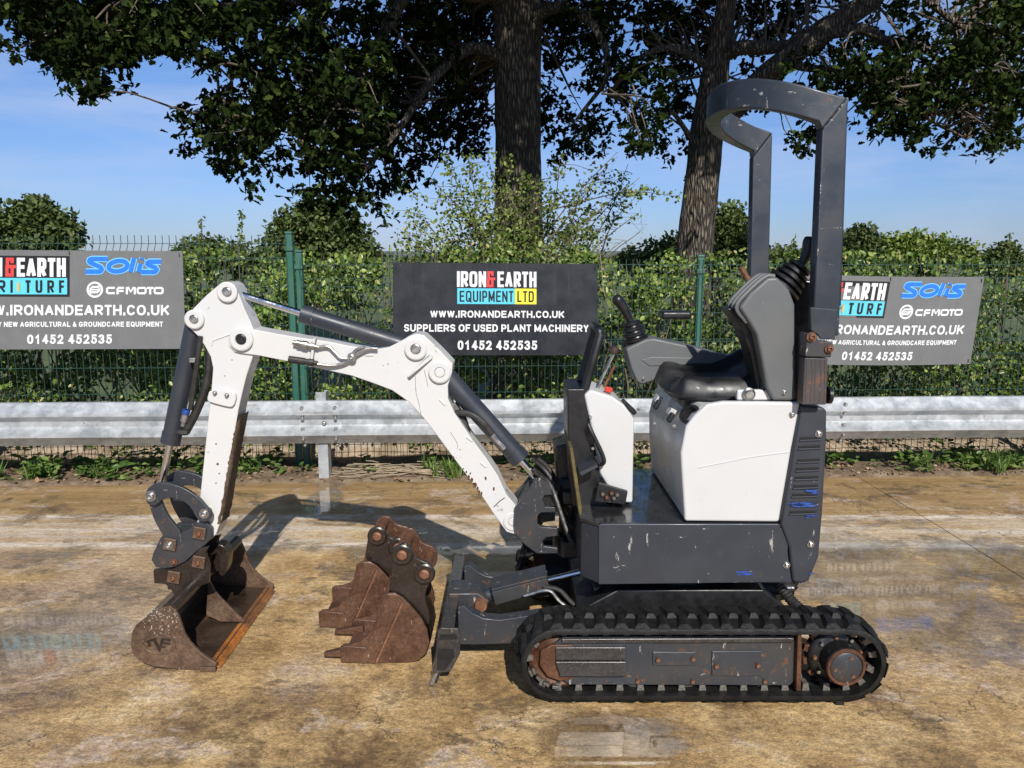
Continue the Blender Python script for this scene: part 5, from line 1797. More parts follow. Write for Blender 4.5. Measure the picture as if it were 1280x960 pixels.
# open latches and cup along the top front edge
cupc = W(872, 519, YS - .004)
bm = BM(); lathe(bm, cupc + Vector((-.012, .05, -.012)), (-.55, -.55, .63), ((-.03, .02), (-.01, .034), (.012, .040), (.016, .037), (.016, .028), (-.01, .02)), 20); ex('filler_cap', bm, M['black'])
for px, py, yy in ((839, 521, 2.80), (822, 505, 2.98)):
    bm = BM(); p = W(px, py, yy); box(bm, (-.010, -.015, -.022), (.008, .015, .016), Matrix.Translation(p) @ Matrix.Rotation(.5, 4, 'Y')); la = ex('latch', bm, M['black'], fp, bevel=.006)
    bm = BM(); box(bm, (-.020, -.026, -.020), (.004, .026, .008), Matrix.Translation(p + Vector((.02, .05, .012))) @ Matrix.Rotation(.5, 4, 'Y')); ex('hinge_plate', bm, M['panel'], fp, bevel=.003)
for px, py, yy in ((851, 533, 2.72), (806, 512, 3.2), (826, 530, 2.9)):
    bm = BM(); p = W(px, py, yy); hexbolt(bm, (p.x - .02, yy, p.z), (-1, 0, .2), .007, .012); ex('bolt', bm, M['steel'], fp)
# seat
def cushion(x0, x1, y0, y1, z0, th):
    bm = BM()
    nu, nv = 22, 22
    top, bot = {}, {}
    for i in range(nu + 1):
        for j in range(nv + 1):
            u, v = i / nu, j / nv
            a, b = 2 * u - 1, 2 * v - 1
            # squircle footprint
            x = (x0 + x1) / 2 + (x1 - x0) / 2 * a * math.sqrt(max(0, 1 - .16 * b * b))
            y = (y0 + y1) / 2 + (y1 - y0) / 2 * b * math.sqrt(max(0, 1 - .13 * a * a))
            e = max(abs(a), abs(b))
            ed = 1 - max(0, (e - .72) / .28) ** 2.4
            bol = .055 * max(0, abs(b) - .45) ** 1.2 / .5 + .085 * max(0, u - .6) ** 1.3 / .3 + .03 * max(0, .25 - u) * 2
            z = z0 + th * (.25 + .75 * ed) + bol * ed - .010 * math.exp(-((abs(b) - .48) / .05) ** 2) - .008 * math.exp(-((u - .3) / .05) ** 2)
            top[i, j] = bm.verts.new((x, y, z))
            bot[i, j] = bm.verts.new((x * .98 + (x0 + x1) * .01, y * .98 + (y0 + y1) * .01, z0 - .004 + .02 * max(0, e - .8)))
    for i in range(nu):
        for j in range(nv):
            bm.faces.new((top[i, j], top[i + 1, j], top[i + 1, j + 1], top[i, j + 1]))
            bm.faces.new((bot[i, j], bot[i, j + 1], bot[i + 1, j + 1], bot[i + 1, j]))
    for i in range(nu):
        for j in (0, nv):
            bm.faces.new((top[i, j], top[i + 1, j], bot[i + 1, j], bot[i, j]))
            bm.faces.new((top[j, i], top[j, i + 1], bot[j, i + 1], bot[j, i]))
    return bm
sx0, sx1 = W(831, 480, 2.95).x, W(950, 480, 2.95).x
zs = W(880, 505, YH + .10).z
bm = cushion(sx0, sx1 + .05, YH + .10, YH + .64, zs + .01, .055)
seat = ex('seat_cushion', bm, M['vinyl'], angle=70)
bm = BM(); box(bm, (sx0 + .05, YH + .16, zs - .04), (sx1, YH + .58, zs + .012)); ex('seat_base', bm, M['black'], bevel=.01)
bm = BM()
prism(bm, [(sx1 - .02, zs + .06), (sx1 + .035, zs + .04), (sx1 + .10, zs + .30), (sx1 + .085, zs + .36), (sx1 + .05, zs + .34)], YH + .15, YH + .58)
ex('seat_back', bm, M['vinyl'], bevel=.022, seg=4)
# belt buckle bracket beside the seat
pb = W(936, 490, YH + .05)
bm = BM(); box(bm, (pb.x - .045, pb.y - .012, pb.z - .03), (pb.x + .08, pb.y + .012, pb.z + .01)); brk = ex('belt_bracket', bm, M['white'], bevel=.008)
bm = BM(); lathe(bm, pb + Vector((-.005, -.012, -.005)), (0, -1, 0), ((0, .022), (.006, .024), (.012, .016), (.02, .014)), 18); ex('belt_reel', bm, M['steel'], brk)
bm = BM(); tube(bm, spline([pb + Vector((.05, 0, 0)), pb + Vector((.055, .01, .06)), pb + Vector((.05, .02, .15)), pb + Vector((.03, .03, .22))], 6), .012, 8); ex('belt_webbing', bm, M['black'])
# near console: side shell with ribbed front
YK = YH + .012
con = [(937, 404), (924, 385), (938, 366), (960, 347), (972, 346), (987, 362), (994, 381), (994, 501), (966, 501), (958, 484), (951, 445), (945, 418)]
q = pxz(con, YK)
bm = BM(); prism(bm, q, YK, YK + .16)
con1 = ex('near_console', bm, M['grey'], bevel=.012, seg=3)
for k in range(3):
    w0 = .02 + k * .045
    rib = [Vector((p[0] - .004, YK + w0, p[1] + .002)) for p in (q[0], q[1], q[2], q[3], q[4])]
    bm = BM(); tube(bm, spline(rib, 4), .008, 6); ex('rib', bm, M['grey'], con1)
bm = BM(); prism(bm, pxz([(908, 385), (924, 386), (940, 408), (950, 450), (956, 485), (948, 488), (938, 440), (926, 408)], YK + .05), YK + .05, YK + .16); ex('console_stay', bm, M['black'], con1, bevel=.005)
bm = BM(); washerbolt(bm, W(980, 490, YK) + Vector((0, .004, 0)), .010); ex('bolt', bm, M['steel'], con1)
def bellows(name, p0, p1, r0, r1, n, parent, sq=False):
    bm = BM()
    prof = []
    L = (p1 - p0).length
    for i in range(n):
        t0, t1 = i / n, (i + .55) / n
        r = r0 + (r1 - r0) * t0
        prof += [(L * t0, r * .80), (L * (t0 + .12 / n), r), (L * t1, r), (L * (t1 + .12 / n), r * .78)]
    lathe(bm, p0, p1 - p0, prof, 20)
    return ex(name, bm, M['black'], parent)
b0, b1 = W(975, 362, YK + .08), W(1003, 330, YK + .08)
boot = bellows('lever_boot', b0, b1, .074, .036, 5, None)
dirv = (b1 - b0).normalized()
g0, g1 = b1, W(1012, 302, YK + .08)
bm = BM(); tube(bm, spline([b1 - dirv * .01, b1.lerp(g1, .5) + Vector((.004, 0, -.002)), g1, g1 + Vector((.006, 0, .016))], 5), [.014, .015, .016, .018, .020, .021, .022, .022, .023, .023, .023, .022, .021, .018, .012, .006], 14)
ex('control_lever', bm, M['black'])
bm = BM(); tube(bm, [W(942, 362, YK + .14), W(934, 348, YK + .14), W(926, 334, YK + .14)], [.013, .012, .011], 10); ex('lock_lever', bm, M['rustpin'], label='rusty lock lever')
# dark rear panel between console and post
bm = BM(); prism(bm, pxz([(988, 376), (996, 357), (1013, 352), (1013, 506), (985, 506)], YH + .09), YH + .09, YH + .62); ex('rear_panel', bm, M['black'], bevel=.006)
# far console with bellows, lever and arm pad
YFC = 3.22
fc = [(782, 436), (808, 424), (818, 423), (860, 432), (905, 444), (935, 452), (942, 462), (920, 458), (870, 462), (845, 468), (803, 481), (796, 478), (789, 462)]
bm = BM(); prism(bm, pxz(fc, YFC), YFC, YFC + .15); con2 = ex('far_console', bm, M['grey'], bevel=.010, seg=3)
bm = BM(); prism(bm, pxz([(801, 450), (815, 446), (860, 447), (900, 454), (860, 456), (812, 458)], YFC - .003), YFC - .003, YFC + .01); ex('recess', bm, M['grey'], con2, bevel=.004)
bm = BM(); washerbolt(bm, W(804, 473, YFC) + Vector((0, .003, 0)), .008); ex('bolt', bm, M['steel'], con2)
b0, b1 = W(797, 432, YFC + .07), W(788, 400, YFC + .07)
bellows('lever_boot', b0, b1, .062, .034, 5, None)
g = [W(788, 401, YFC + .07), W(784, 393, YFC + .07), W(779, 384, YFC + .07), W(773, 376, YFC + .07), W(767, 371, YFC + .07)]
bm = BM(); tube(bm, spline(g, 4), [.016, .016, .017, .018, .0185, .019, .020, .021, .022, .0225, .023, .023, .024, .024, .021, .017, .008], 14); ex('control_lever', bm, M['black'])
bm = BM(); p = W(841, 393, 3.40); box(bm, (p.x - .062, 3.33, p.z - .018), (p.x + .07, 3.43, p.z + .018)); ap = ex('arm_pad', bm, M['vinyl'], bevel=.014, seg=3)
bm = BM(); a = W(823, 400, 3.38); tube(bm, [a, W(823, 428, 3.38)], .006, 8); ex('stalk', bm, M['black'], ap)
# front console, frame and hand rail
YP = 2.87
fcn = [(730, 494), (738, 487), (766, 496), (780, 506), (793, 523), (791, 629), (782, 629), (762, 612), (750, 592), (744, 560), (738, 530)]
bm = BM(); prism(bm, pxz(fcn, YP), YP, YP + .27); fcon = ex('front_console', bm, M['cover'], bevel=.010, seg=3)
bm = BM(); prism(bm, pxz([(709, 486), (731, 486), (740, 530), (748, 590), (760, 634), (716, 634), (711, 590)], YP + .012), YP + .012, YP + .26); ex('console_frame', bm, M['black'], bevel=.006)
a0, a1 = W(729, 494, YP + .03), W(750, 420, YP + .03)
bY = .20
a2 = a1 + Vector((-.004, .022, .024)); a3 = a1 + Vector((-.004, bY - .022, .024)); a4 = a1 + Vector((0, bY, 0)); a5 = a0 + Vector((0, bY, 0))
bm = BM(); tube(bm, [a0, a0.lerp(a1, .5), a1] + spline([a1, a2, a3, a4], 5)[1:-1] + [a4, a4.lerp(a5, .5), a5], .0165, 12); ex('hand_rail', bm, M['vinyl'])
bm = BM(); tube(bm, [W(745, 489, YP + .10), W(757, 464, YP + .10), W(768, 441, YP + .10)], .0075, 10); lv = ex('slew_lever', bm, M['steel'])
bm = BM(); c = W(769, 438, YP + .10); lathe(bm, c - Vector((.008, 0, .014)), (.3, 0, 1), ((0, .008), (.004, .016), (.014, .020), (.024, .018), (.031, .010), (.033, .001)), 16); ex('knob', bm, m_simple('brown_knob', (.05, .03, .025), .3), lv)
bm = BM(); tube(bm, [W(752, 490, YP + .19), W(768, 458, YP + .19)], .006, 8); lv = ex('blade_lever', bm, M['rustpin'])
bm = BM(); c = W(760, 487, YP + .05); lathe(bm, c - Vector((0, 0, .012)), (.2, 0, 1), ((0, .007), (.006, .016), (.016, .017), (.022, .010), (.023, .001)), 14); ex('stop_knob', bm, M['red'])
bm = BM(); box(bm, (-.035, -.028, -.008), (.035, .028, .012), Matrix.Translation(W(785, 509, YP + .10)) @ Matrix.Rotation(.75, 4, 'Y')); ex('switch_panel', bm, M['black'], fcon, bevel=.005)
for px, py in ((738, 521), (741, 560)):
    bm = BM(); hexbolt(bm, W(px, py, YP) + Vector((0, .004, 0)), (0, -1, 0), .007, .012); ex('bolt', bm, M['steel'], fcon)
bm = BM(); tube(bm, spline([W(735, 530, YP - .02), W(742, 545, YP - .03), W(752, 566, YP - .03), W(755, 577, YP - .03), W(750, 580, YP - .02), W(744, 570, YP - .015)], 6), .0085, 10); ex('grab_loop', bm, M['vinyl'])
bm = BM(); prism(bm, pxz([(748, 603), (785, 614), (782, 631), (743, 627)], YP - .05), YP - .05, YP - .035); ped = ex('pedal_bracket', bm, M['black'], bevel=.004)
for px, py in ((752, 617), (757, 621), (763, 616), (766, 622), (770, 618)):
    bm = BM(); hexbolt(bm, W(px, py, YP - .05), (.2, -1, .1), .0085, .016); ex('bolt', bm, M['rust'] if px % 2 else M['drive'], ped)
bm = BM(); prism(bm, pxz([(712, 560), (716, 560), (727, 632), (728, 652), (725, 652), (722.5, 634)], YP - .10), YP - .10, YP + .20); ex('front_guard', bm, M['yellow'], bevel=.002)
bm = BM(); prism(bm, pxz([(724, 591), (746, 581), (748, 584), (727, 595)], YP - .09), YP - .09, YP + .02); ex('step_plate', bm, M['navy'], bevel=.002)

# ---- roll bar: near post, lower post, bowed head loop, far post
xo = Vector((0, 0, 0))
YR = 2.60
def rect_sweep(bm, pts, hw, hh, upv=None):
    """box section along a path; hw across (horizontal), hh upright half size"""
    prev = None
    for i, p in enumerate(pts):
        if i == 0: t = (pts[1] - p).normalized()
        elif i == len(pts) - 1: t = (p - pts[i - 1]).normalized()
        else: t = ((pts[i + 1] - p).normalized() + (p - pts[i - 1]).normalized()).normalized()
        up = Vector((0, 0, 1))
        sd = t.cross(up).normalized()
        k = 1.0
        if 0 < i < len(pts) - 1:
            c = (p - pts[i - 1]).normalized().dot(t)
            k = 1 / max(c, .5)
        rg = [bm.verts.new(p + sd * hw * k * a + up * hh * b) for a, b in ((-1, -1), (1, -1), (1, 1), (-1, 1))]
        if prev: bridge(bm, prev, rg)
        else: bm.faces.new(rg[::-1])
        prev = rg
    bm.faces.new(prev)
rb = None
near_q = pxz([(1029, 141), (1061, 121), (1049, 420), (1016, 420)], YR)
zlow = near_q[2][1]
xa, xb = near_q[0][0], near_q[1][0]
xa2, xb2 = near_q[3][0], near_q[2][0]
PW = .055
bm = BM()
ztop = near_q[1][1]; zcut = ztop - .102
prism(bm, [(xa, zcut + .001), (xb, ztop), (xb2, zlow), (xa2, zlow)], YR, YR + PW)
rollbar = ex('roll_bar', bm, M['navy'], bevel=.007, seg=3)
# far post
YRF = 3.30
fx_ = [W(937, 188, YRF).x, W(966, 165, YRF).x, W(963, 360, YRF).x, W(935, 360, YRF).x]
zl2 = W(950, 470, YRF).z
bm = BM()
fa, fb = xa + .0, xb - .005
fq = pxz([(942, 181), (966, 164), (958, 470), (935, 470)], YRF)
fz = W(966, 163, YRF).z
prism(bm, [(fq[0][0], zcut + .001), (fq[1][0], ztop), (fq[2][0], zl2), (fq[3][0], zl2)], YRF, YRF + PW)
ex('far_post', bm, M['navy'], rollbar, bevel=.007, seg=3)
# head loop
zc = (ztop + zcut) / 2
hh = (ztop - zcut) / 2 - .002
cy_n, cy_f = YR + PW / 2 , YRF + PW / 2
cxp = (xa + xb) / 2 - .02
cym = (cy_n + cy_f) / 2
ry = (cy_f - cy_n) / 2
xfront = W(886, 140, cym).x + .03
rx = cxp - xfront
loop = [Vector((xb - .0, cy_n, zc))]
for i in range(1, 24):
    a = math.pi * i / 24
    e = .62
    loop.append(Vector((cxp + .03 - (rx + .02) * abs(math.sin(a)) ** .80, cym - ry * math.copysign(abs(math.cos(a)) ** .85, math.cos(a)), zc + .105 * math.sin(a) ** .75)))
loop.append(Vector((fq[1][0] - .0, cy_f, zc)))
# mitred ends
bm = BM()
prev = None
for i, p in enumerate(loop):
    if i == 0: t = (loop[1] - p).normalized()
    elif i == len(loop) - 1: t = (p - loop[i - 1]).normalized()
    else: t = (loop[i + 1] - loop[i - 1]).normalized()
    sd = t.cross(Vector((0, 0, 1))).normalized()
    hw = PW / 2
    rg = []
    for a, b in ((-1, -1), (1, -1), (1, 1), (-1, 1)):
        v = p + sd * hw * a + Vector((0, 0, hh * b))
        if i == 0: v.x = xb - .002 if b > 0 else xa + .002; v.y = min(max(v.y, YR + .001), YR + PW - .001)
        if i == len(loop) - 1: v.x = fq[1][0] - .002 if b > 0 else fq[0][0] + .002
        rg.append(bm.verts.new(v))
    if prev: bridge(bm, prev, rg)
    else: bm.faces.new(rg[::-1])
    prev = rg
bm.faces.new(prev)
M['navyhead'] = m_paint('scuffed_head_paint', (.028, .034, .044), chips=((.30, .29, .27), .675), rust=((.16, .065, .03), .655), dirt=.35, dirtcol=(.09, .08, .06), rough=.36)
ex('head_loop', bm, M['navyhead'], rollbar, bevel=.007, seg=3, angle=50)
# scraped white edge on the near post
M['scrape'] = m_paint('bare_scraped_paint', (.50, .48, .44), chips=((.03, .036, .05), .50), rust=None, dirt=.4, dirtcol=(.2, .17, .14), rough=.5, scale=2)
def lerp_post(t, u):   # t from top to bottom, u across
    xl_ = xa + (xa2 - xa) * t; xr_ = xb + (xb2 - xb) * t
    return xl_ + (xr_ - xl_) * u, zcut + (zlow - zcut) * t
q = []
for i in range(22):
    t = .22 + .40 * i / 21
    x, z = lerp_post(t, .045 + .07 * abs(mnoise.noise(Vector((i * 1.7, 0, 0)))))
    q.append((x, z))
q2 = []
for i in range(22):
    t = .22 + .40 * (21 - i) / 21
    x, z = lerp_post(t, .030)
    q2.append((x, z))
bm = BM(); prism(bm, q + q2, YR - .0008, YR + .001); ex('scrape_mark', bm, M['scrape'], rollbar)
bm = BM(); tube(bm, [Vector((lerp_post(.47, .1)[0], YR - .0003, lerp_post(.47, 0)[1])), Vector((lerp_post(.47, .95)[0], YR - .0003, lerp_post(.465, 0)[1]))], .0012, 5); ex('scratch', bm, M['scrape'], rollbar)
bm = BM(); a = lerp_post(-.0, 0); tube(bm, [Vector((xa + .004, YR - .0005, zcut + .002)), Vector((xb - .004, YR - .0005, ztop - .003))], .0022, 5); ex('weld', bm, M['scrape'], rollbar)
# strip behind the post
bm = BM(); prism(bm, [(xb + .001, ztop - .10), (xb + .010, ztop - .10), (xb2 + .008, zlow + .1), (xb2 + .001, zlow + .1)], YR + .02, YR + .05); ex('cable_strip', bm, M['black'], rollbar, bevel=.002)
# hinge plates and lower rusty post
bm = BM(); prism(bm, pxz([(1013, 384), (1047, 387), (1044, 425), (1026, 424), (1022, 418), (1014, 413)], YR - .012), YR - .012, YR - .001); ex('hinge_plate', bm, M['navy'], rollbar, bevel=.003)
bm = BM(); prism(bm, pxz([(1008, 416), (1018, 417), (1024, 426), (1042, 428), (1039, 447), (1007, 446)], YR - .008), YR - .008, YR + PW + .006); hp = ex('hinge_bracket', bm, M['navyrust'] if 'navyrust' in M else M['navyworn'], rollbar, bevel=.004)
M['runrust'] = m_paint('rust_run_post', (.036, .036, .042), chips=((.30, .26, .22), .73), rust=((.13, .055, .028), .60), dirt=.6, dirtcol=(.075, .055, .042), rough=.5, scale=.8)
bm = BM(); prism(bm, pxz([(1006, 447), (1035, 448), (1033, 506), (1003, 506)], YR), YR, YR + PW); low = ex('lower_post', bm, M['runrust'], rollbar, bevel=.004)
for k, (px, w_) in enumerate(((1008, 1.2), (1014, .9), (1019, 1.0), (1025, .9), (1031, 1.3))):
    bm = BM(); tube(bm, spline([W(px, 449, YR - .0003), W(px + 1.2 * (k % 2), 470, YR - .0003), W(px - 1.2 + k * .4, 490, YR - .0003), W(px - 1, 504, YR - .0003)], 4), w_ * .0011, 5); ex('rust_run', bm, M['rust'], low)
bm = BM(); prism(bm, pxz([(1003, 447), (1033, 447), (1032, 506), (1003, 506)], YRF), YRF, YRF + PW); ex('lower_post', bm, M['navyworn'], rollbar, bevel=.004)
for px, py in ((1014, 421), (1036, 436)):
    bm = BM(); washerbolt(bm, W(px, py, YR - .009), .017 if px < 1020 else .015); ex('bolt', bm, M['rustpin'], rollbar)
bm = BM(); c = W(1034, 494, YR + .05); lathe(bm, c, (1, 0, 0), ((0, .03), (.012, .03), (.016, .02)), 16); ex('rubber_stop', bm, M['black'], rollbar)

# ---- swing bracket
YBN = YB - .10
sw = [(668, 600), (674, 597), (683, 603), (689, 612), (696, 616), (697, 627), (690, 632), (682, 634), (690, 640), (697, 641), (674, 641), (672, 660), (696, 660), (696, 671), (684, 672), (680, 680), (688, 685), (697, 690), (694, 692), (671, 691), (656, 680), (646, 669), (643, 655), (644, 634), (655, 622), (662, 612)]
sw = [(668, 600), (674, 597), (684, 603), (690, 612), (697, 616), (697, 619), (681, 619), (678, 624), (682, 634), (697, 634), (697, 640), (676, 641), (672, 645), (672, 656), (676, 659), (697, 660), (697, 670), (682, 672), (678, 677), (680, 683), (697, 685), (697, 692), (671, 692), (656, 681), (646, 669), (643, 655), (644, 634), (655, 622), (662, 612)]
swb = plate('swing_bracket', sw, YBN, .022, M['navyworn'], bevel=.003)
bm = BM(); prism(bm, pxz(sw, YBN), YB + .08, YB + .102); ex('far_cheek', bm, M['navy'], swb, bevel=.003)
bm = BM(); prism(bm, pxz([(662, 614), (690, 622), (688, 640), (655, 640), (648, 636)], YBN), YBN + .023, YB + .079); ex('web', bm, M['black'], swb, bevel=.003)
p = W(706, 655, YB)
bm = BM(); lathe(bm, (p.x + .02, YB, .36), (0, 0, 1), ((0, .055), (.02, .07), (.09, .07), (.09, .045), (.22, .045), (.22, .07), (.31, .07), (.33, .05)), 24); ex('swing_post', bm, M['black'])
for za, zb_2 in ((.375, .45), (.60, .66)):
    bm = BM(); prism(bm, [(p.x - .02, za), (p.x + .20, za), (p.x + .20, zb_2), (p.x - .02, zb_2)], YB - .11, YB + .11); ex('swing_lug', bm, M['black'], bevel=.012)
bm = BM(); box(bm, (xfar - .005, YB - .22, zb_ + .03), (xfar + .06, YB + .22, zt_ - .02)); ex('nose_block', bm, M['black'], bevel=.01)
for i in range(7):
    bm = BM()
    yy = YB - .09 + .03 * i
    a = Vector((p.x - .07 + rng.normal() * .01, yy, .70 + rng.normal() * .02)); b = Vector((p.x + .09, yy + rng.normal() * .03, .52 + rng.normal() * .05))
    tube(bm, spline([a + Vector((-.05, 0, .05)), a, a.lerp(b, .5) + Vector((.0, -.05, -.07)), b], 6), .010, 8); ex('hose', bm, M['hose'])
bm = BM(); prism(bm, pxz([(693, 560), (714, 552), (720, 600), (722, 650), (700, 640)], YB - .02), YB - .02, YB + .16); ex('valve_guard', bm, M['black'], bevel=.008)

# ---- boom
boomp = [(302, 442), (293, 440), (286, 432), (285, 422), (290, 412), (300, 407), (318, 412), (345, 417), (374, 422), (410, 427), (440, 433), (470, 437), (486, 434), (500, 427), (512, 420), (520, 417), (530, 419), (548, 436), (566, 455), (565, 466), (560, 482), (560, 498), (568, 516), (590, 549), (608, 573), (622, 594), (633, 618), (645, 632), (653, 644), (655, 655), (651, 664), (643, 668), (633, 665), (628, 658), (616, 641), (598, 614), (571, 578), (545, 543), (528, 521), (510, 502), (490, 488), (466, 479), (440, 470), (400, 461), (360, 452), (325, 445)]
BW = .062
def side_plates(name, pts, y, hw, mat, parent=None, bevel=.004):
    bm = BM(); prism(bm, pxz(pts, y - hw), y - hw, y + hw)
    return ex(name, bm, mat, parent, bevel=bevel, seg=3)
# the box section runs over the middle; the ends carry open cheeks
boom = side_plates('boom', boomp, YB, BW, M['white'])
kn = W(520, 436, YB - BW); k2 = W(550, 465, YB - BW)
def boss(c, r, parent, mat, pin, d=.016):
    bm = BM(); lathe(bm, Vector((c.x, c.y + .004, c.z)), (0, -1, 0), ((0, r), (d, r), (d + .003, r * .88), (d + .003, r * .5), (d - .004, r * .45), (d - .004, .0005)), 28)
    b = ex('boss', bm, mat, parent, angle=25)
    bm = BM(); lathe(bm, Vector((c.x, c.y + .004, c.z)), (0, -1, 0), ((d - .006, r * .44), (d + .001, r * .44), (d + .003, r * .36), (d + .003, .0005)), 16)
    ex('pin', bm, pin, b, angle=25)
    return b
boss(kn, .044, boom, M['white'], M['steel'])
boss(k2, .044, boom, M['white'], M['white'])
boss(W(641, 652, YB - BW), .040, boom, M['white'], M['white'], .006)
# lifting eye bar welded on the knee
a, b = W(512, 470, YB - BW - .012), W(538, 446, YB - BW - .012)
bm = BM(); tube(bm, [a + Vector((0, .014, 0)), a, b, b + Vector((0, .014, 0))], .009, 8); ex('lifting_bar', bm, M['white'], boom)
# weld seam and rust runs
bm = BM(); tube(bm, spline([W(617, 634, YB - BW - .0003), W(624, 627, YB - BW - .0003), W(631, 622, YB - BW - .0003)], 4), .0018, 5); ex('weld_seam', bm, M['rust'], boom)
for pts in ([(519, 470), (520, 490), (524, 506), (526, 518)], [(530, 462), (533, 474), (535, 484)], [(563, 540), (571, 553), (572, 561)]):
    bm = BM(); tube(bm, spline([W(x, y, YB - BW - .0002) for x, y in pts], 4), .0009, 4); ex('crack_line', bm, M['rust'], boom)
for i, (px, py, wd) in enumerate((px_, py_, w__ * .62) for px_, py_, w__ in ((586, 596, 3), (592, 605, 2.4), (597, 611, 3.4), (588, 592, 1.8), (607, 598, 3), (617, 611, 3.2), (567, 572, 2), (579, 586, 1.6), (602, 617, 2.6), (575, 562, 1.2), (485, 455, 1.4), (479, 457, 1), (594, 607, 4), (590, 600, 3.4), (599, 615, 3), (583, 590, 2))):
    n = 12; q = []
    for j in range(n):
        an = 2 * math.pi * j / n; r = wd * (1 + .6 * mnoise.noise(Vector((math.cos(an), math.sin(an), i * 3.3))))
        q.append((px + r * math.cos(an) * .8, py + r * math.sin(an) * 1.25))
    bm = BM(); prism(bm, pxz(q, YB - BW - .0006), YB - BW - .0006, YB - BW + .001); ex('rust_spot', bm, M['rust'], boom)
# hose couplings with retaining clip on the boom side
for y0_, x0_, x1_ in ((428, 366, 398), (449, 361, 397)):
    bm = BM()
    c0, c1 = W(x0_, y0_ , YB - BW - .020), W(x1_, y0_ + (6 if y0_ < 440 else 5), YB - BW - .020)
    L = (c1 - c0).length
    prof = ((0, .009), (L * .15, .009), (L * .15, .013), (L * .38, .013), (L * .38, .015), (L * .58, .015), (L * .58, .010), (L * .7, .010), (L * .7, .014), (L * .85, .014), (L * .85, .008), (L, .008)) if y0_ < 440 else ((0, .014), (L * .55, .014), (L * .55, .012), (L * .7, .012), (L * .7, .015), (L * .86, .015), (L * .86, .009), (L, .009))
    lathe(bm, c0, c1 - c0, prof, 12); ex('hose_coupling', bm, M['steel'] if y0_ < 440 else M['hose'], boom, angle=25)
bm = BM(); a, b = W(393, 424, YB - BW - .02), W(388, 457, YB - BW - .02)
bm2 = tube(bm, [a + Vector((0, .02, 0)), a, b, b + Vector((0, .02, 0))], .006, 8); ex('clip', bm, M['white'], boom)
for pts in ([(398, 434), (410, 433), (418, 440), (426, 447), (438, 448), (450, 440), (460, 436), (472, 436)], [(396, 455), (415, 457), (430, 454), (440, 448), (448, 442), (458, 437), (466, 435)], [(440, 443), (446, 437), (456, 434)]):
    bm = BM(); tube(bm, spline([W(x, y, YB - BW - .018) for x, y in pts], 5), .006, 8); ex('pipe', bm, M['steel'], boom)
bm = BM(); washerbolt(bm, W(440, 446, YB - BW - .024), .017); ex('pipe_clamp', bm, M['steel'], boom)
# small welded tabs
for px, py, r_ in ((462, 444, 0), (553, 503, .8), (587, 549, .6), (604, 581, .7)):
    bm = BM(); c = W(px, py, YB - BW); box(bm, (-.016, -.004, -.004), (.016, .002, .004), Matrix.Translation(c) @ Matrix.Rotation(r_, 4, 'Y')); ex('tab', bm, M['white'], boom, bevel=.003)

# ---- dipper arm
dip = [(271, 358), (278, 353), (286, 352), (294, 356), (298, 366), (305, 385), (313, 402), (318, 414), (318, 440), (314, 452), (308, 470), (303, 490), (298, 512), (290, 560), (281, 622), (277, 648), (270, 668), (262, 676), (252, 678), (246, 672), (244, 662), (247, 650), (250, 620), (254, 582), (258, 544), (261, 515), (264, 488), (266, 460), (263, 446), (256, 433), (248, 421), (238, 411), (233, 402), (234, 394), (243, 384), (258, 369)]
DW = .052
dipper = side_plates('dipper_arm', dip, YB, DW, M['white'])
# muddy right flank: dried mud caked along the arm's inner face
bm = BM()
prevs = None
path = [(300, 520), (297, 533), (294, 548), (291, 563), (288, 580), (285, 597), (282, 615), (279, 635), (274, 655)]
for i in range(40):
    t = i / 39 * (len(path) - 1)
    k = min(int(t), len(path) - 2); f = t - k
    c = W(path[k][0] + (path[k + 1][0] - path[k][0]) * f, path[k][1] + (path[k + 1][1] - path[k][1]) * f, YB - DW)
    e = min(1, i / 5)
    rg = []
    for j in range(9):
        yy = YB - DW + (2 * DW) * j / 8
        bul = (.004 + .007 * abs(mnoise.noise(Vector((i * .35, j * .6, 2))))) * e * (1 if 0 < j < 8 else .3)
        off = .010 * e * mnoise.noise(Vector((i * .4, 0, 8))) if j == 0 else 0
        rg.append(bm.verts.new((c.x + bul, yy - (.0008 if j == 0 else 0), c.z)))
    # lap onto the near face
    rg.insert(0, bm.verts.new((c.x - (.006 + .012 * abs(mnoise.noise(Vector((i * .55, 3, 1))))) * e, YB - DW - .0012, c.z)))
    if prevs:
        for j in range(len(rg) - 1): bm.faces.new((prevs[j], prevs[j + 1], rg[j + 1], rg[j]))
    prevs = rg
ex('mud', bm, M['mud'], dipper, angle=80)
for px, py, r in ((285, 365, .040), (244, 399, .038)):
    boss(W(px, py, YB - DW), r, dipper, M['white'], M['steel'])
bs = boss(W(302, 424, YB - BW - .004), .046, dipper, M['white'], M['black'], .012)
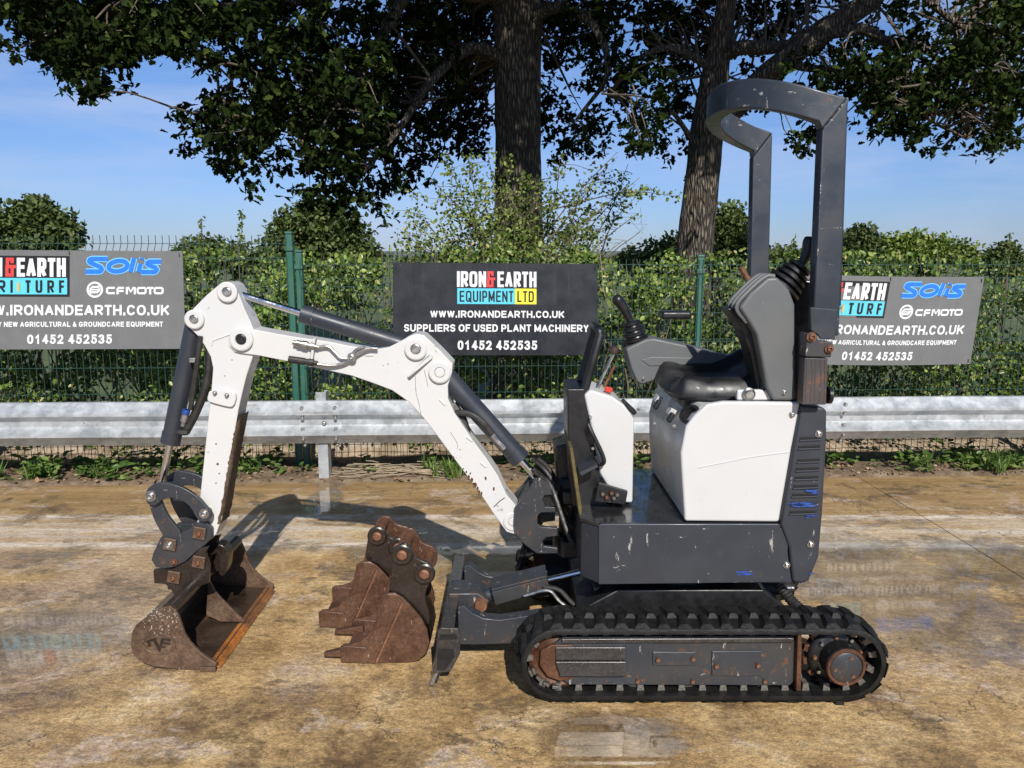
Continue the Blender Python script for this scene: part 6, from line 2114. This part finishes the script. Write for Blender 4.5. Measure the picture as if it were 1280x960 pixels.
# small bracket plate with two bolts and a weld line
bm = BM(); prism(bm, smooth2(pxz([(262, 486), (288, 488), (296, 494), (292, 509), (284, 509), (262, 503), (258, 500)], YB - DW - .014), 1), YB - DW - .014, YB - DW + .001); br = ex('bracket_plate', bm, M['white'], dipper, bevel=.004)
for px, py in ((269, 491), (284, 494)):
    bm = BM(); washerbolt(bm, W(px, py, YB - DW - .013), .009); ex('bolt', bm, M['steel'], br)
bm = BM(); tube(bm, spline([W(265, 432, YB - DW), W(266, 426, YB - DW), W(276, 422, YB - DW), W(295, 415, YB - DW)], 4), .004, 6); ex('weld_seam', bm, M['white'], dipper)
for i, (px, py, wd) in enumerate(((272, 580, 1.6), (270, 555, 1.1), (274, 592, 1.0), (281, 470, .8), (270, 604, .9), (290, 450, .8))):
    q = [(px + wd * (1 + .4 * math.sin(j * 2.3 + i)) * math.cos(j * .785), py + wd * math.sin(j * .785)) for j in range(8)]
    bm = BM(); prism(bm, pxz(q, YB - DW - .0005), YB - DW - .0005, YB - DW + .001); ex('rust_spot', bm, M['rust'], dipper)

# ---- hydraulic rams
def ram(name, pa, pb, rb, rr, split, mat, label=None):
    d = (pb - pa)
    bm = BM()
    e = d.normalized()
    lathe(bm, pa, d, ((0, rb * .7), (0.004, rb), (d.length * (split - .06), rb), (d.length * (split - .06), rb * 1.09), (d.length * (split), rb * 1.09), (d.length * split, rr * 1.2)), 24)
    o = ex(name, bm, mat, angle=30, label=label)
    bm = BM(); cyl(bm, pa + d * (split - .02), pb, rr, n=16); ex('rod', bm, M['chrome'], o)
    bm = BM(); cyl(bm, pb + Vector((0, -rb * 1.1, 0)), pb + Vector((0, rb * 1.1, 0)), rr * 1.7, n=18); ex('rod_eye', bm, mat, o)
    return o
r1 = ram('dipper_ram', W(520, 436, YB), W(287, 364, YB), .0345, .0135, .615, M['navy'])
r2 = ram('boom_ram', W(552, 464, YB), W(681, 608, YB), .040, .016, .76, M['navy'])
r3 = ram('bucket_ram', W(244, 402, YB), W(200, 616, YB), .036, .0145, .70, M['navy'])
# its valve block and hoses
bm = BM(); tube(bm, spline([W(254, 415, YB - .03), W(262, 440, YB - .03), W(258, 480, YB - .03), W(245, 515, YB - .03), W(232, 540, YB - .03)], 8), .017, 10); ex('hose', bm, M['hose'], r3)
bm = BM(); tube(bm, spline([W(250, 420, YB - .06), W(247, 450, YB - .06), W(243, 480, YB - .05), W(238, 512, YB - .05)], 8), .011, 8); ex('hose', bm, M['hose'], r3)
bm = BM(); a, b = W(233, 512, YB - .045), W(228, 536, YB - .045); lathe(bm, a, b - a, ((0, .010), (.01, .012), (.02, .012), (.02, .015), (.05, .015), (.05, .010), (.07, .010)), 12); cp = ex('coupling', bm, M['steel'], r3, angle=25)
bm = BM(); lathe(bm, a, b - a, ((.0, .0155), (.018, .0155), (.019, .012)), 12); ex('blue_collar', bm, M['bluescuff'], cp)
bm = BM(); c = W(227, 540, YB - .05); lathe(bm, c + Vector((-.02, 0, 0)), (1, 0, -.1), ((0, .010), (.02, .012), (.045, .009)), 10); ex('elbow', bm, M['hose'], cp)
bm = BM(); c = W(243, 450, YB - .045); box(bm, (-.018, -.012, -.010), (.018, .012, .010), Matrix.Translation(c)); ex('fitting', bm, M['steel'], r3, bevel=.003)
bm = BM(); tube(bm, spline([W(562, 521, YB - .03), W(574, 516, YB - .04), W(590, 519, YB - .05), W(604, 529, YB - .055), W(616, 545, YB - .055)], 8), .013, 10); ex('hose', bm, M['hose'], r2)
bm = BM(); a, b = W(615, 544, YB - .055), W(633, 564, YB - .055); lathe(bm, a, b - a, ((0, .014), (.03, .014), (.03, .011), (.05, .011), (.05, .013), (.075, .013)), 10); ex('coupling', bm, M['steel'], r2, angle=25)
bm = BM(); tube(bm, spline([W(566, 505, YB), W(578, 524, YB - .01), W(583, 545, YB - .01), W(576, 560, YB)], 6), .018, 8); ex('hose', bm, M['hose'], r2)
bm = BM(); tube(bm, spline([W(630, 612, YB), W(645, 630, YB), W(660, 633, YB), W(668, 618, YB)], 6), .010, 8); ex('pipe', bm, M['steel'])

# ---- bucket link: curved upper links and straight lower links on both sides
up = [(181, 621), (183, 612), (190, 606), (201, 603), (216, 605), (232, 611), (248, 622), (258, 634), (264, 640), (264, 648), (258, 653), (249, 652), (243, 644), (238, 634), (228, 626), (214, 622), (203, 624), (197, 631), (189, 633), (183, 629)]
lo_ = [(181, 622), (189, 617), (197, 622), (200, 634), (207, 648), (217, 660), (224, 668), (222, 684), (208, 684), (198, 668), (189, 652), (184, 636)]
for y in (YB - .095, YB + .075):
    bm = BM(); prism(bm, smooth2(pxz(up, YB - .095), 1), y, y + .020); l1 = ex('upper_link', bm, M['navyworn'], bevel=.004)
    bm = BM(); prism(bm, smooth2(pxz(lo_, YB - .095), 1), y + .021, y + .040); ex('lower_link', bm, M['navyworn'], bevel=.004)
for px, py, r in ((188.5, 620, .022), (255.5, 642, .020)):
    bm = BM(); c = W(px, py, YB - .095); cyl(bm, c + Vector((0, .002, 0)), Vector((c.x, YB + .098, c.z)), r * .8, n=16); pn = ex('pin', bm, M['steel'])
    bm = BM(); washerbolt(bm, c + Vector((0, .002, 0)), r); ex('washer', bm, M['steel'], pn)

# ---- quick hitch: upper head and lower head
hp_ = [(189, 700), (191, 692), (200, 673), (204, 668), (222, 668), (236, 662), (246, 654), (258, 653), (265, 661), (265, 672), (258, 680), (244, 691), (232, 702), (218, 709), (204, 711), (194, 709)]
lp_ = [(193, 711), (194, 728), (208, 729), (216, 737), (222, 748), (240, 735), (262, 728), (263, 706), (258, 690), (262, 682), (252, 684), (236, 700), (218, 710)]
for y in (YB - .075, YB + .055):
    bm = BM(); prism(bm, pxz(hp_, YB - .075), y, y + .022); hh_ = ex('hitch_head', bm, M['navyworn'], bevel=.004)
    bm = BM(); prism(bm, pxz(lp_, YB - .075), y - .012, y + .010); hl = ex('hitch_jaw', bm, M['bucketdark'], bevel=.004)
    if y < YB:
        for px, py, par, dy, m in ((213, 680, hh_, 0, 'steel'), (250, 666, hh_, 0, 'rustpin'), (249, 702, hl, -.012, 'rustpin'), (218, 721, hl, -.012, 'rustpin')):
            c = W(px, py, y + dy)
            bm = BM(); box(bm, (-.026, -.010, -.026), (.026, .001, .026), Matrix.Translation(c) @ Matrix.Rotation(.2, 4, 'Y')); bp = ex('bolt_plate', bm, M['mudsteel'], par, bevel=.004)
            bm = BM(); washerbolt(bm, c + Vector((0, -.008, 0)), .017); ex('bolt', bm, M[m], par)
        bm = BM(); washerbolt(bm, W(218, 702, y), .014); ex('bolt', bm, M['rustpin'], hh_)
bm = BM(); prism(bm, pxz([(200, 690), (215, 684), (240, 690), (246, 702), (250, 726), (226, 742), (205, 726)], YB - .05), YB - .05, YB + .05); ex('hitch_core', bm, M['bucketdark'], bevel=.006)
bm = BM(); c = W(250, 666, YB); cyl(bm, c + Vector((0, -.05, 0)), c + Vector((0, .05, 0)), .028, n=18); ex('pin', bm, M['rustpin'])
# far hook of the hitch
bm = BM(); prism(bm, smooth2(pxz([(258, 688), (268, 680), (280, 682), (286, 692), (284, 712), (278, 722), (272, 716), (276, 702), (272, 692), (264, 694), (262, 702)], YB + .03), 1), YB + .03, YB + .09); ex('hook', bm, M['bucketdark'], bevel=.004)

# ---- wide ditching bucket on the hitch
M['bucketin'] = m_rust('bucket_inside', (.016, .012, .010), (.060, .038, .025), (.20, .085, .03), .60, .5, (.22, .17, .12), .35)
Y0, Y1 = 2.765, 3.50
bk = None
sp = [(163, 808), (165, 793), (170, 784), (180, 777), (194, 769), (204, 762), (212, 760), (219, 765), (224, 775), (231, 795), (238, 806), (250, 818), (262, 827), (271, 832), (269, 839), (247, 840), (225, 839.5), (192, 836), (174, 829), (166, 820)]
spq = pxz(sp, Y0)
minz = min(z for x, z in spq)
spq = [(x, z - minz + .004) for x, z in spq]
for y in (Y0, Y1 - .014):
    bm = BM(); prism(bm, spq, y, y + .014)
    e = ex('end_plate', bm, M['mudsteel'], bk, bevel=.003)
    if bk is None:
        # shell from the top lip round the back to the cutting edge
        bm = BM()
        arc = [spq[i] for i in (6, 5, 4, 3, 2, 1, 0, 19, 18, 17, 16, 15, 14)]
        cx_ = sum(p[0] for p in spq) / len(spq); cz_ = sum(p[1] for p in spq) / len(spq)
        outer = [(x + (cx_ - x) * .03, z + (cz_ - z) * .03) for x, z in arc]
        inner = []
        for x, z in arc:
            dx, dz = cx_ - x, cz_ - z; L = math.hypot(dx, dz)
            inner.append((x + dx / L * .016, z + dz / L * .016 + .004))
        n = len(outer)
        ya, yb_ = Y0 + .0142, Y1 - .0142
        A = [[bm.verts.new((x, y, z)) for x, z in outer] for y in (ya, yb_)]
        B = [[bm.verts.new((x, y, z)) for x, z in inner] for y in (ya, yb_)]
        for i in range(n - 1):
            bm.faces.new((A[0][i], A[0][i + 1], A[1][i + 1], A[1][i])); bm.faces.new((B[0][i], B[1][i], B[1][i + 1], B[0][i + 1]))
        for k in (0, n - 1): bm.faces.new((A[0][k], A[1][k], B[1][k], B[0][k]))
        bk = ex('bucket', bm, M['bucketin'], angle=50)
        e.parent = bk; e.location = ABS[e.name] - ABS[bk.name]
        inn = inner
# cutting edge strip
q = [(spq[13][0], spq[13][1]), (spq[14][0], .004), (spq[15][0], .003), (spq[15][0] + .002, .012), (spq[14][0] - .01, .018)]
a = (spq[13][0] + .004, .010)
bm = BM(); prism(bm, [(a[0] + .006, .004), (a[0] - .085, .002), (a[0] - .085, .016), (a[0] - .03, .022)], Y0 + .0143, Y1 - .0143); ex('cutting_edge', bm, M['orange'], bk, bevel=.002)
bm = BM(); box(bm, (spq[14][0] - .055, Y0 - .012, .002), (spq[14][0] + .006, Y0 - .0002, .022)); ex('wear_strip', bm, M['mudsteel'], bk, bevel=.003)
# top tube and ears
tq = spq[6]
bm = BM(); cyl(bm, (tq[0] - .004, Y0 + .005, tq[1] - .018), (tq[0] - .004, Y1 - .005, tq[1] - .018), .028, n=18); ex('top_tube', bm, M['bucketdark'], bk)
for y in (YB - .055, YB + .045):
    bm = BM(); prism(bm, [(tq[0] - .12, tq[1] - .05), (tq[0] - .01, tq[1] - .03), (tq[0] + .012, tq[1] + .0), (tq[0] + .02, tq[1] + .05), (tq[0] - .02, tq[1] + .10), (tq[0] - .08, tq[1] + .09), (tq[0] - .13, tq[1] + .03)], y, y + .018); ex('ear', bm, M['bucketdark'], bk, bevel=.004)
# middle gusset
ym = (Y0 + Y1) / 2 - .02
bm = BM(); prism(bm, [(tq[0] + .01, tq[1] - .04), (tq[0] + .035, tq[1] - .10), (tq[0] + .075, tq[1] - .15), (tq[0] + .155, .030), (tq[0] + .05, .030), (tq[0] - .01, .06)], ym, ym + .012); ex('gusset', bm, M['mudsteel'], bk, bevel=.002)
# raised oval badge with its letters
cbx, cbz = W(199, 807, Y0).x, W(199, 807, Y0).z - minz + .004
bm = BM()
n = 40
rx_, rz_ = .066, .043
def oval(s, y): return [bm.verts.new((cbx + rx_ * s * math.cos(2 * math.pi * i / n), y, cbz + rz_ * s * math.sin(2 * math.pi * i / n))) for i in range(n)]
r_ = [oval(1.0, Y0 + .001), oval(1.0, Y0 - .005), oval(.88, Y0 - .005), oval(.86, Y0 - .001)]
for a_, b_ in zip(r_, r_[1:]): bridge(bm, a_, b_)
badge = ex('badge_ring', bm, M['mudsteel'], bk, bevel=.0015)
def strokes(name, polys, th):
    bm = BM()
    for pl_ in polys: prism(bm, [(cbx + x, cbz + z) for x, z in pl_], Y0 - th, Y0 + .0005)
    return ex(name, bm, M['bucketdark'], bk, bevel=.001)
strokes('letter', [[(-.024, .022), (-.012, .022), (.001, -.012), (.012, .022), (.022, .022), (.004, -.028), (-.003, -.028)]], .006)
strokes('letter', [[(.022, .024), (.046, .018), (.046, .012), (.024, .016)], [(.018, .008), (.044, .004), (.044, -.002), (.020, .000)], [(.014, -.008), (.024, -.010), (.024, -.016), (.012, -.014)]], .006)
strokes('letter', [[(-.050, .012), (-.024, .020), (-.024, .014), (-.048, .006)], [(-.042, .008), (-.034, .011), (-.032, -.008), (-.040, -.012)]], .006)
# pale mud splashes on the top of the end plate
M['splash'] = m_simple('dried_cement_splash', (.38, .34, .29), .8, 0, .3, 40, .1)
for i in range(150):
    px, py = 178 + 44 * rng.random(), 764 + 38 * rng.random() ** 1.6
    if px + py < 950 or py > 760 + (px - 160) * .75 + 12: continue
    w_ = rng.uniform(.18, .85) * rng.uniform(.5, 1)
    st_, an_ = rng.uniform(.8, 2.2), rng.uniform(0, 3)
    q = [(px + w_ * rng.uniform(.85, 1.15) * (st_ * math.cos(j * .785) * math.cos(an_) - math.sin(j * .785) * math.sin(an_)), py + w_ * rng.uniform(.85, 1.15) * (st_ * math.cos(j * .785) * math.sin(an_) + math.sin(j * .785) * math.cos(an_))) for j in range(8)]
    q = [(x, z - minz + .004) for x, z in pxz(q, Y0 - .0005)]
    bm = BM(); prism(bm, q, Y0 - .0006, Y0 + .001); ex('splash', bm, M['splash'], bk)

# ------------------------------------------------------------------ two loose digging buckets leaning on the blade
def digger(loc_shift, scale, width, label, teeth, lean):
    Yn = 2.82
    side = [(427, 829), (440, 830), (460, 831), (512, 830), (524, 827), (533, 818), (537, 805), (534, 788), (526, 774), (514, 760), (503, 749), (494, 744), (484, 743), (476, 748), (473, 762), (470, 777), (463, 791), (452, 803), (440, 807), (428, 808)]
    q = pxz(side, Yn)
    zmin = min(z for _, z in q)
    q = [(x, z - zmin) for x, z in q]
    ox, oz = q[3]
    root = thing('digging_bucket', (ox + loc_shift[0], Yn + loc_shift[1] + width / 2, 0), label, 'bucket', 'loose digging buckets standing against the dozer blade')
    def tr(p): return ((p[0] - ox) * scale + ox + loc_shift[0], p[1] * scale)
    q = [tr(p) for p in q]
    y0, y1 = Yn + loc_shift[1], Yn + loc_shift[1] + width
    def pb(name, pts, a, b, mat, parent=root, bevel=.003):
        bm = BM(); prism(bm, pts, a, b); return obj(name, bm, mat, parent, bevel=bevel)
    for y in (y0, y1 - .014):
        pb('side_plate', q, y, y + .014, M['bucketrust'])
    # wear strip welded up the front edge of each side plate
    st = [tr((x, z - zmin)) for x, z in pxz([(449, 830), (468, 830), (503, 752), (494, 744), (484, 743), (478, 750), (474, 770), (466, 792)], Yn)]
    pb('side_cutter', st, y0 - .007, y0 - .0002, M['bucketrust'])
    sd = [tr((x, z - zmin)) for x, z in pxz([(469, 830), (471.5, 830), (505, 756), (503, 752)], Yn)]
    pb('weld_bead', sd, y0 - .004, y0 - .0001, M['rustpin'], bevel=.001)
    # shell
    ids = [11, 10, 9, 8, 7, 6, 5, 4, 3, 2, 1]
    bm = BM()
    cx_ = sum(q[i][0] for i in ids) / len(ids); cz_ = sum(q[i][1] for i in ids) / len(ids)
    out_ = [(q[i][0] + .004, q[i][1] + (.002 if i > 3 else .001)) for i in ids]
    inn_ = [(q[i][0] + (cx_ - q[i][0]) * .12, q[i][1] + (cz_ - q[i][1]) * .12) for i in ids]
    ya, yb_ = y0 + .0142, y1 - .0142
    A = [[bm.verts.new((x, y, z)) for x, z in out_] for y in (ya, yb_)]
    B = [[bm.verts.new((x, y, z)) for x, z in inn_] for y in (ya, yb_)]
    for i in range(len(ids) - 1):
        bm.faces.new((A[0][i], A[0][i + 1], A[1][i + 1], A[1][i])); bm.faces.new((B[0][i], B[1][i], B[1][i + 1], B[0][i + 1]))
    for k in (0, len(ids) - 1): bm.faces.new((A[0][k], A[1][k], B[1][k], B[0][k]))
    obj('shell', bm, M['bucketdark'], root, angle=50)
    # cutting lip between side tips, blocks and teeth
    tx, tz = q[0]
    pb('cutting_lip', [(tx + .012, .012), (tx + .14, .004), (tx + .14, .018), (tx + .012, .040)], y0 + .0145, y1 - .0145, M['bucketrust'])
    for y in (y0 - .006, y1 - .016):
        pb('corner_block', [(tx - .002, .006), (tx + .105, .002), (tx + .105, .070 * scale), (tx + .02, .078 * scale), (tx - .004, .070 * scale)], y, y + .022, M['bucketrust'], bevel=.005)
    for k in range(teeth):
        y = y0 + .006 + (y1 - y0 - .05) * k / max(teeth - 1, 1)
        bm = BM()
        v = [bm.verts.new(p) for p in ((tx + .05, y, .022), (tx + .05, y + .04, .022), (tx + .05, y + .04, .062), (tx + .05, y, .062), (tx - .075, y + .008, .020), (tx - .075, y + .034, .020), (tx - .072, y + .032, .036), (tx - .072, y + .010, .036))]
        for f in ((3, 2, 1, 0), (4, 5, 6, 7), (0, 1, 5, 4), (1, 2, 6, 5), (2, 3, 7, 6), (3, 0, 4, 7)): bm.faces.new([v[i] for i in f])
        obj('tooth', bm, M['bucketrust'], root, bevel=.004)
    # hanger ears with pins
    ear = [tr((x, z - zmin)) for x, z in pxz([(486, 748), (487, 722), (489, 704), (493, 691), (500, 684), (508, 684), (514, 692), (518, 701), (527, 706), (535, 708), (541, 716), (540, 730), (534, 738), (530, 752), (538, 775), (535, 790), (520, 772), (503, 752)], Yn)]
    ear = [(x, z if z < q[11][1] + .02 else q[11][1] + .02 + (z - q[11][1] - .02) * lean) for x, z in ear]
    ear = smooth2(ear, 1)
    yc = (y0 + y1) / 2
    gap = .075
    for y in (yc - gap - .02, yc + gap):
        e = pb('ear', ear, y, y + .02, M['bucketdark'] if y < yc else M['bucketrust'], bevel=.004)
        for px, py in ((502, 697), (530, 721)):
            c = tr((W(px, py, Yn).x, W(px, py, Yn).z - zmin)); c = (c[0], c[1] if c[1] < q[11][1] + .02 else q[11][1] + .02 + (c[1] - q[11][1] - .02) * lean)
            if y < yc:
                bm = BM(); lathe(bm, (c[0], y + .002, c[1]), (0, -1, 0), ((0, .042), (.012, .042), (.016, .036), (.016, .024), (.010, .024), (.010, .001)), 24); obj('boss', bm, M['bucketdark'], e, angle=25)
    for px, py in ((502, 697), (530, 721)):
        c = tr((W(px, py, Yn).x, W(px, py, Yn).z - zmin)); c = (c[0], c[1] if c[1] < q[11][1] + .02 else q[11][1] + .02 + (c[1] - q[11][1] - .02) * lean)
        bm = BM(); lathe(bm, (c[0], yc - gap - .042, c[1]), (0, 1, 0), ((0, .014), (.004, .020), (2 * gap + .08, .020), (2 * gap + .084, .014)), 18); obj('pin', bm, M['rustpin'], root, angle=25)
    # crown plate that ties the ears to the shell
    top = [tr((x, z - zmin)) for x, z in pxz([(484, 745), (494, 738), (508, 746), (522, 762), (534, 780), (530, 786), (514, 768), (498, 752)], Yn)]
    pb('saddle_plate', top, yc - gap + .0005, yc + gap - .0005, M['bucketdark'])
    return root
digger((.0, .0), 1.0, .235, 'brown rusty toothed digging bucket nearest the camera, upright against the blade', 2, 1.0)
digger((-.150, .295), 1.03, .26, 'rusty digging bucket standing behind the nearer toothed one, with squared lip', 0, .62)
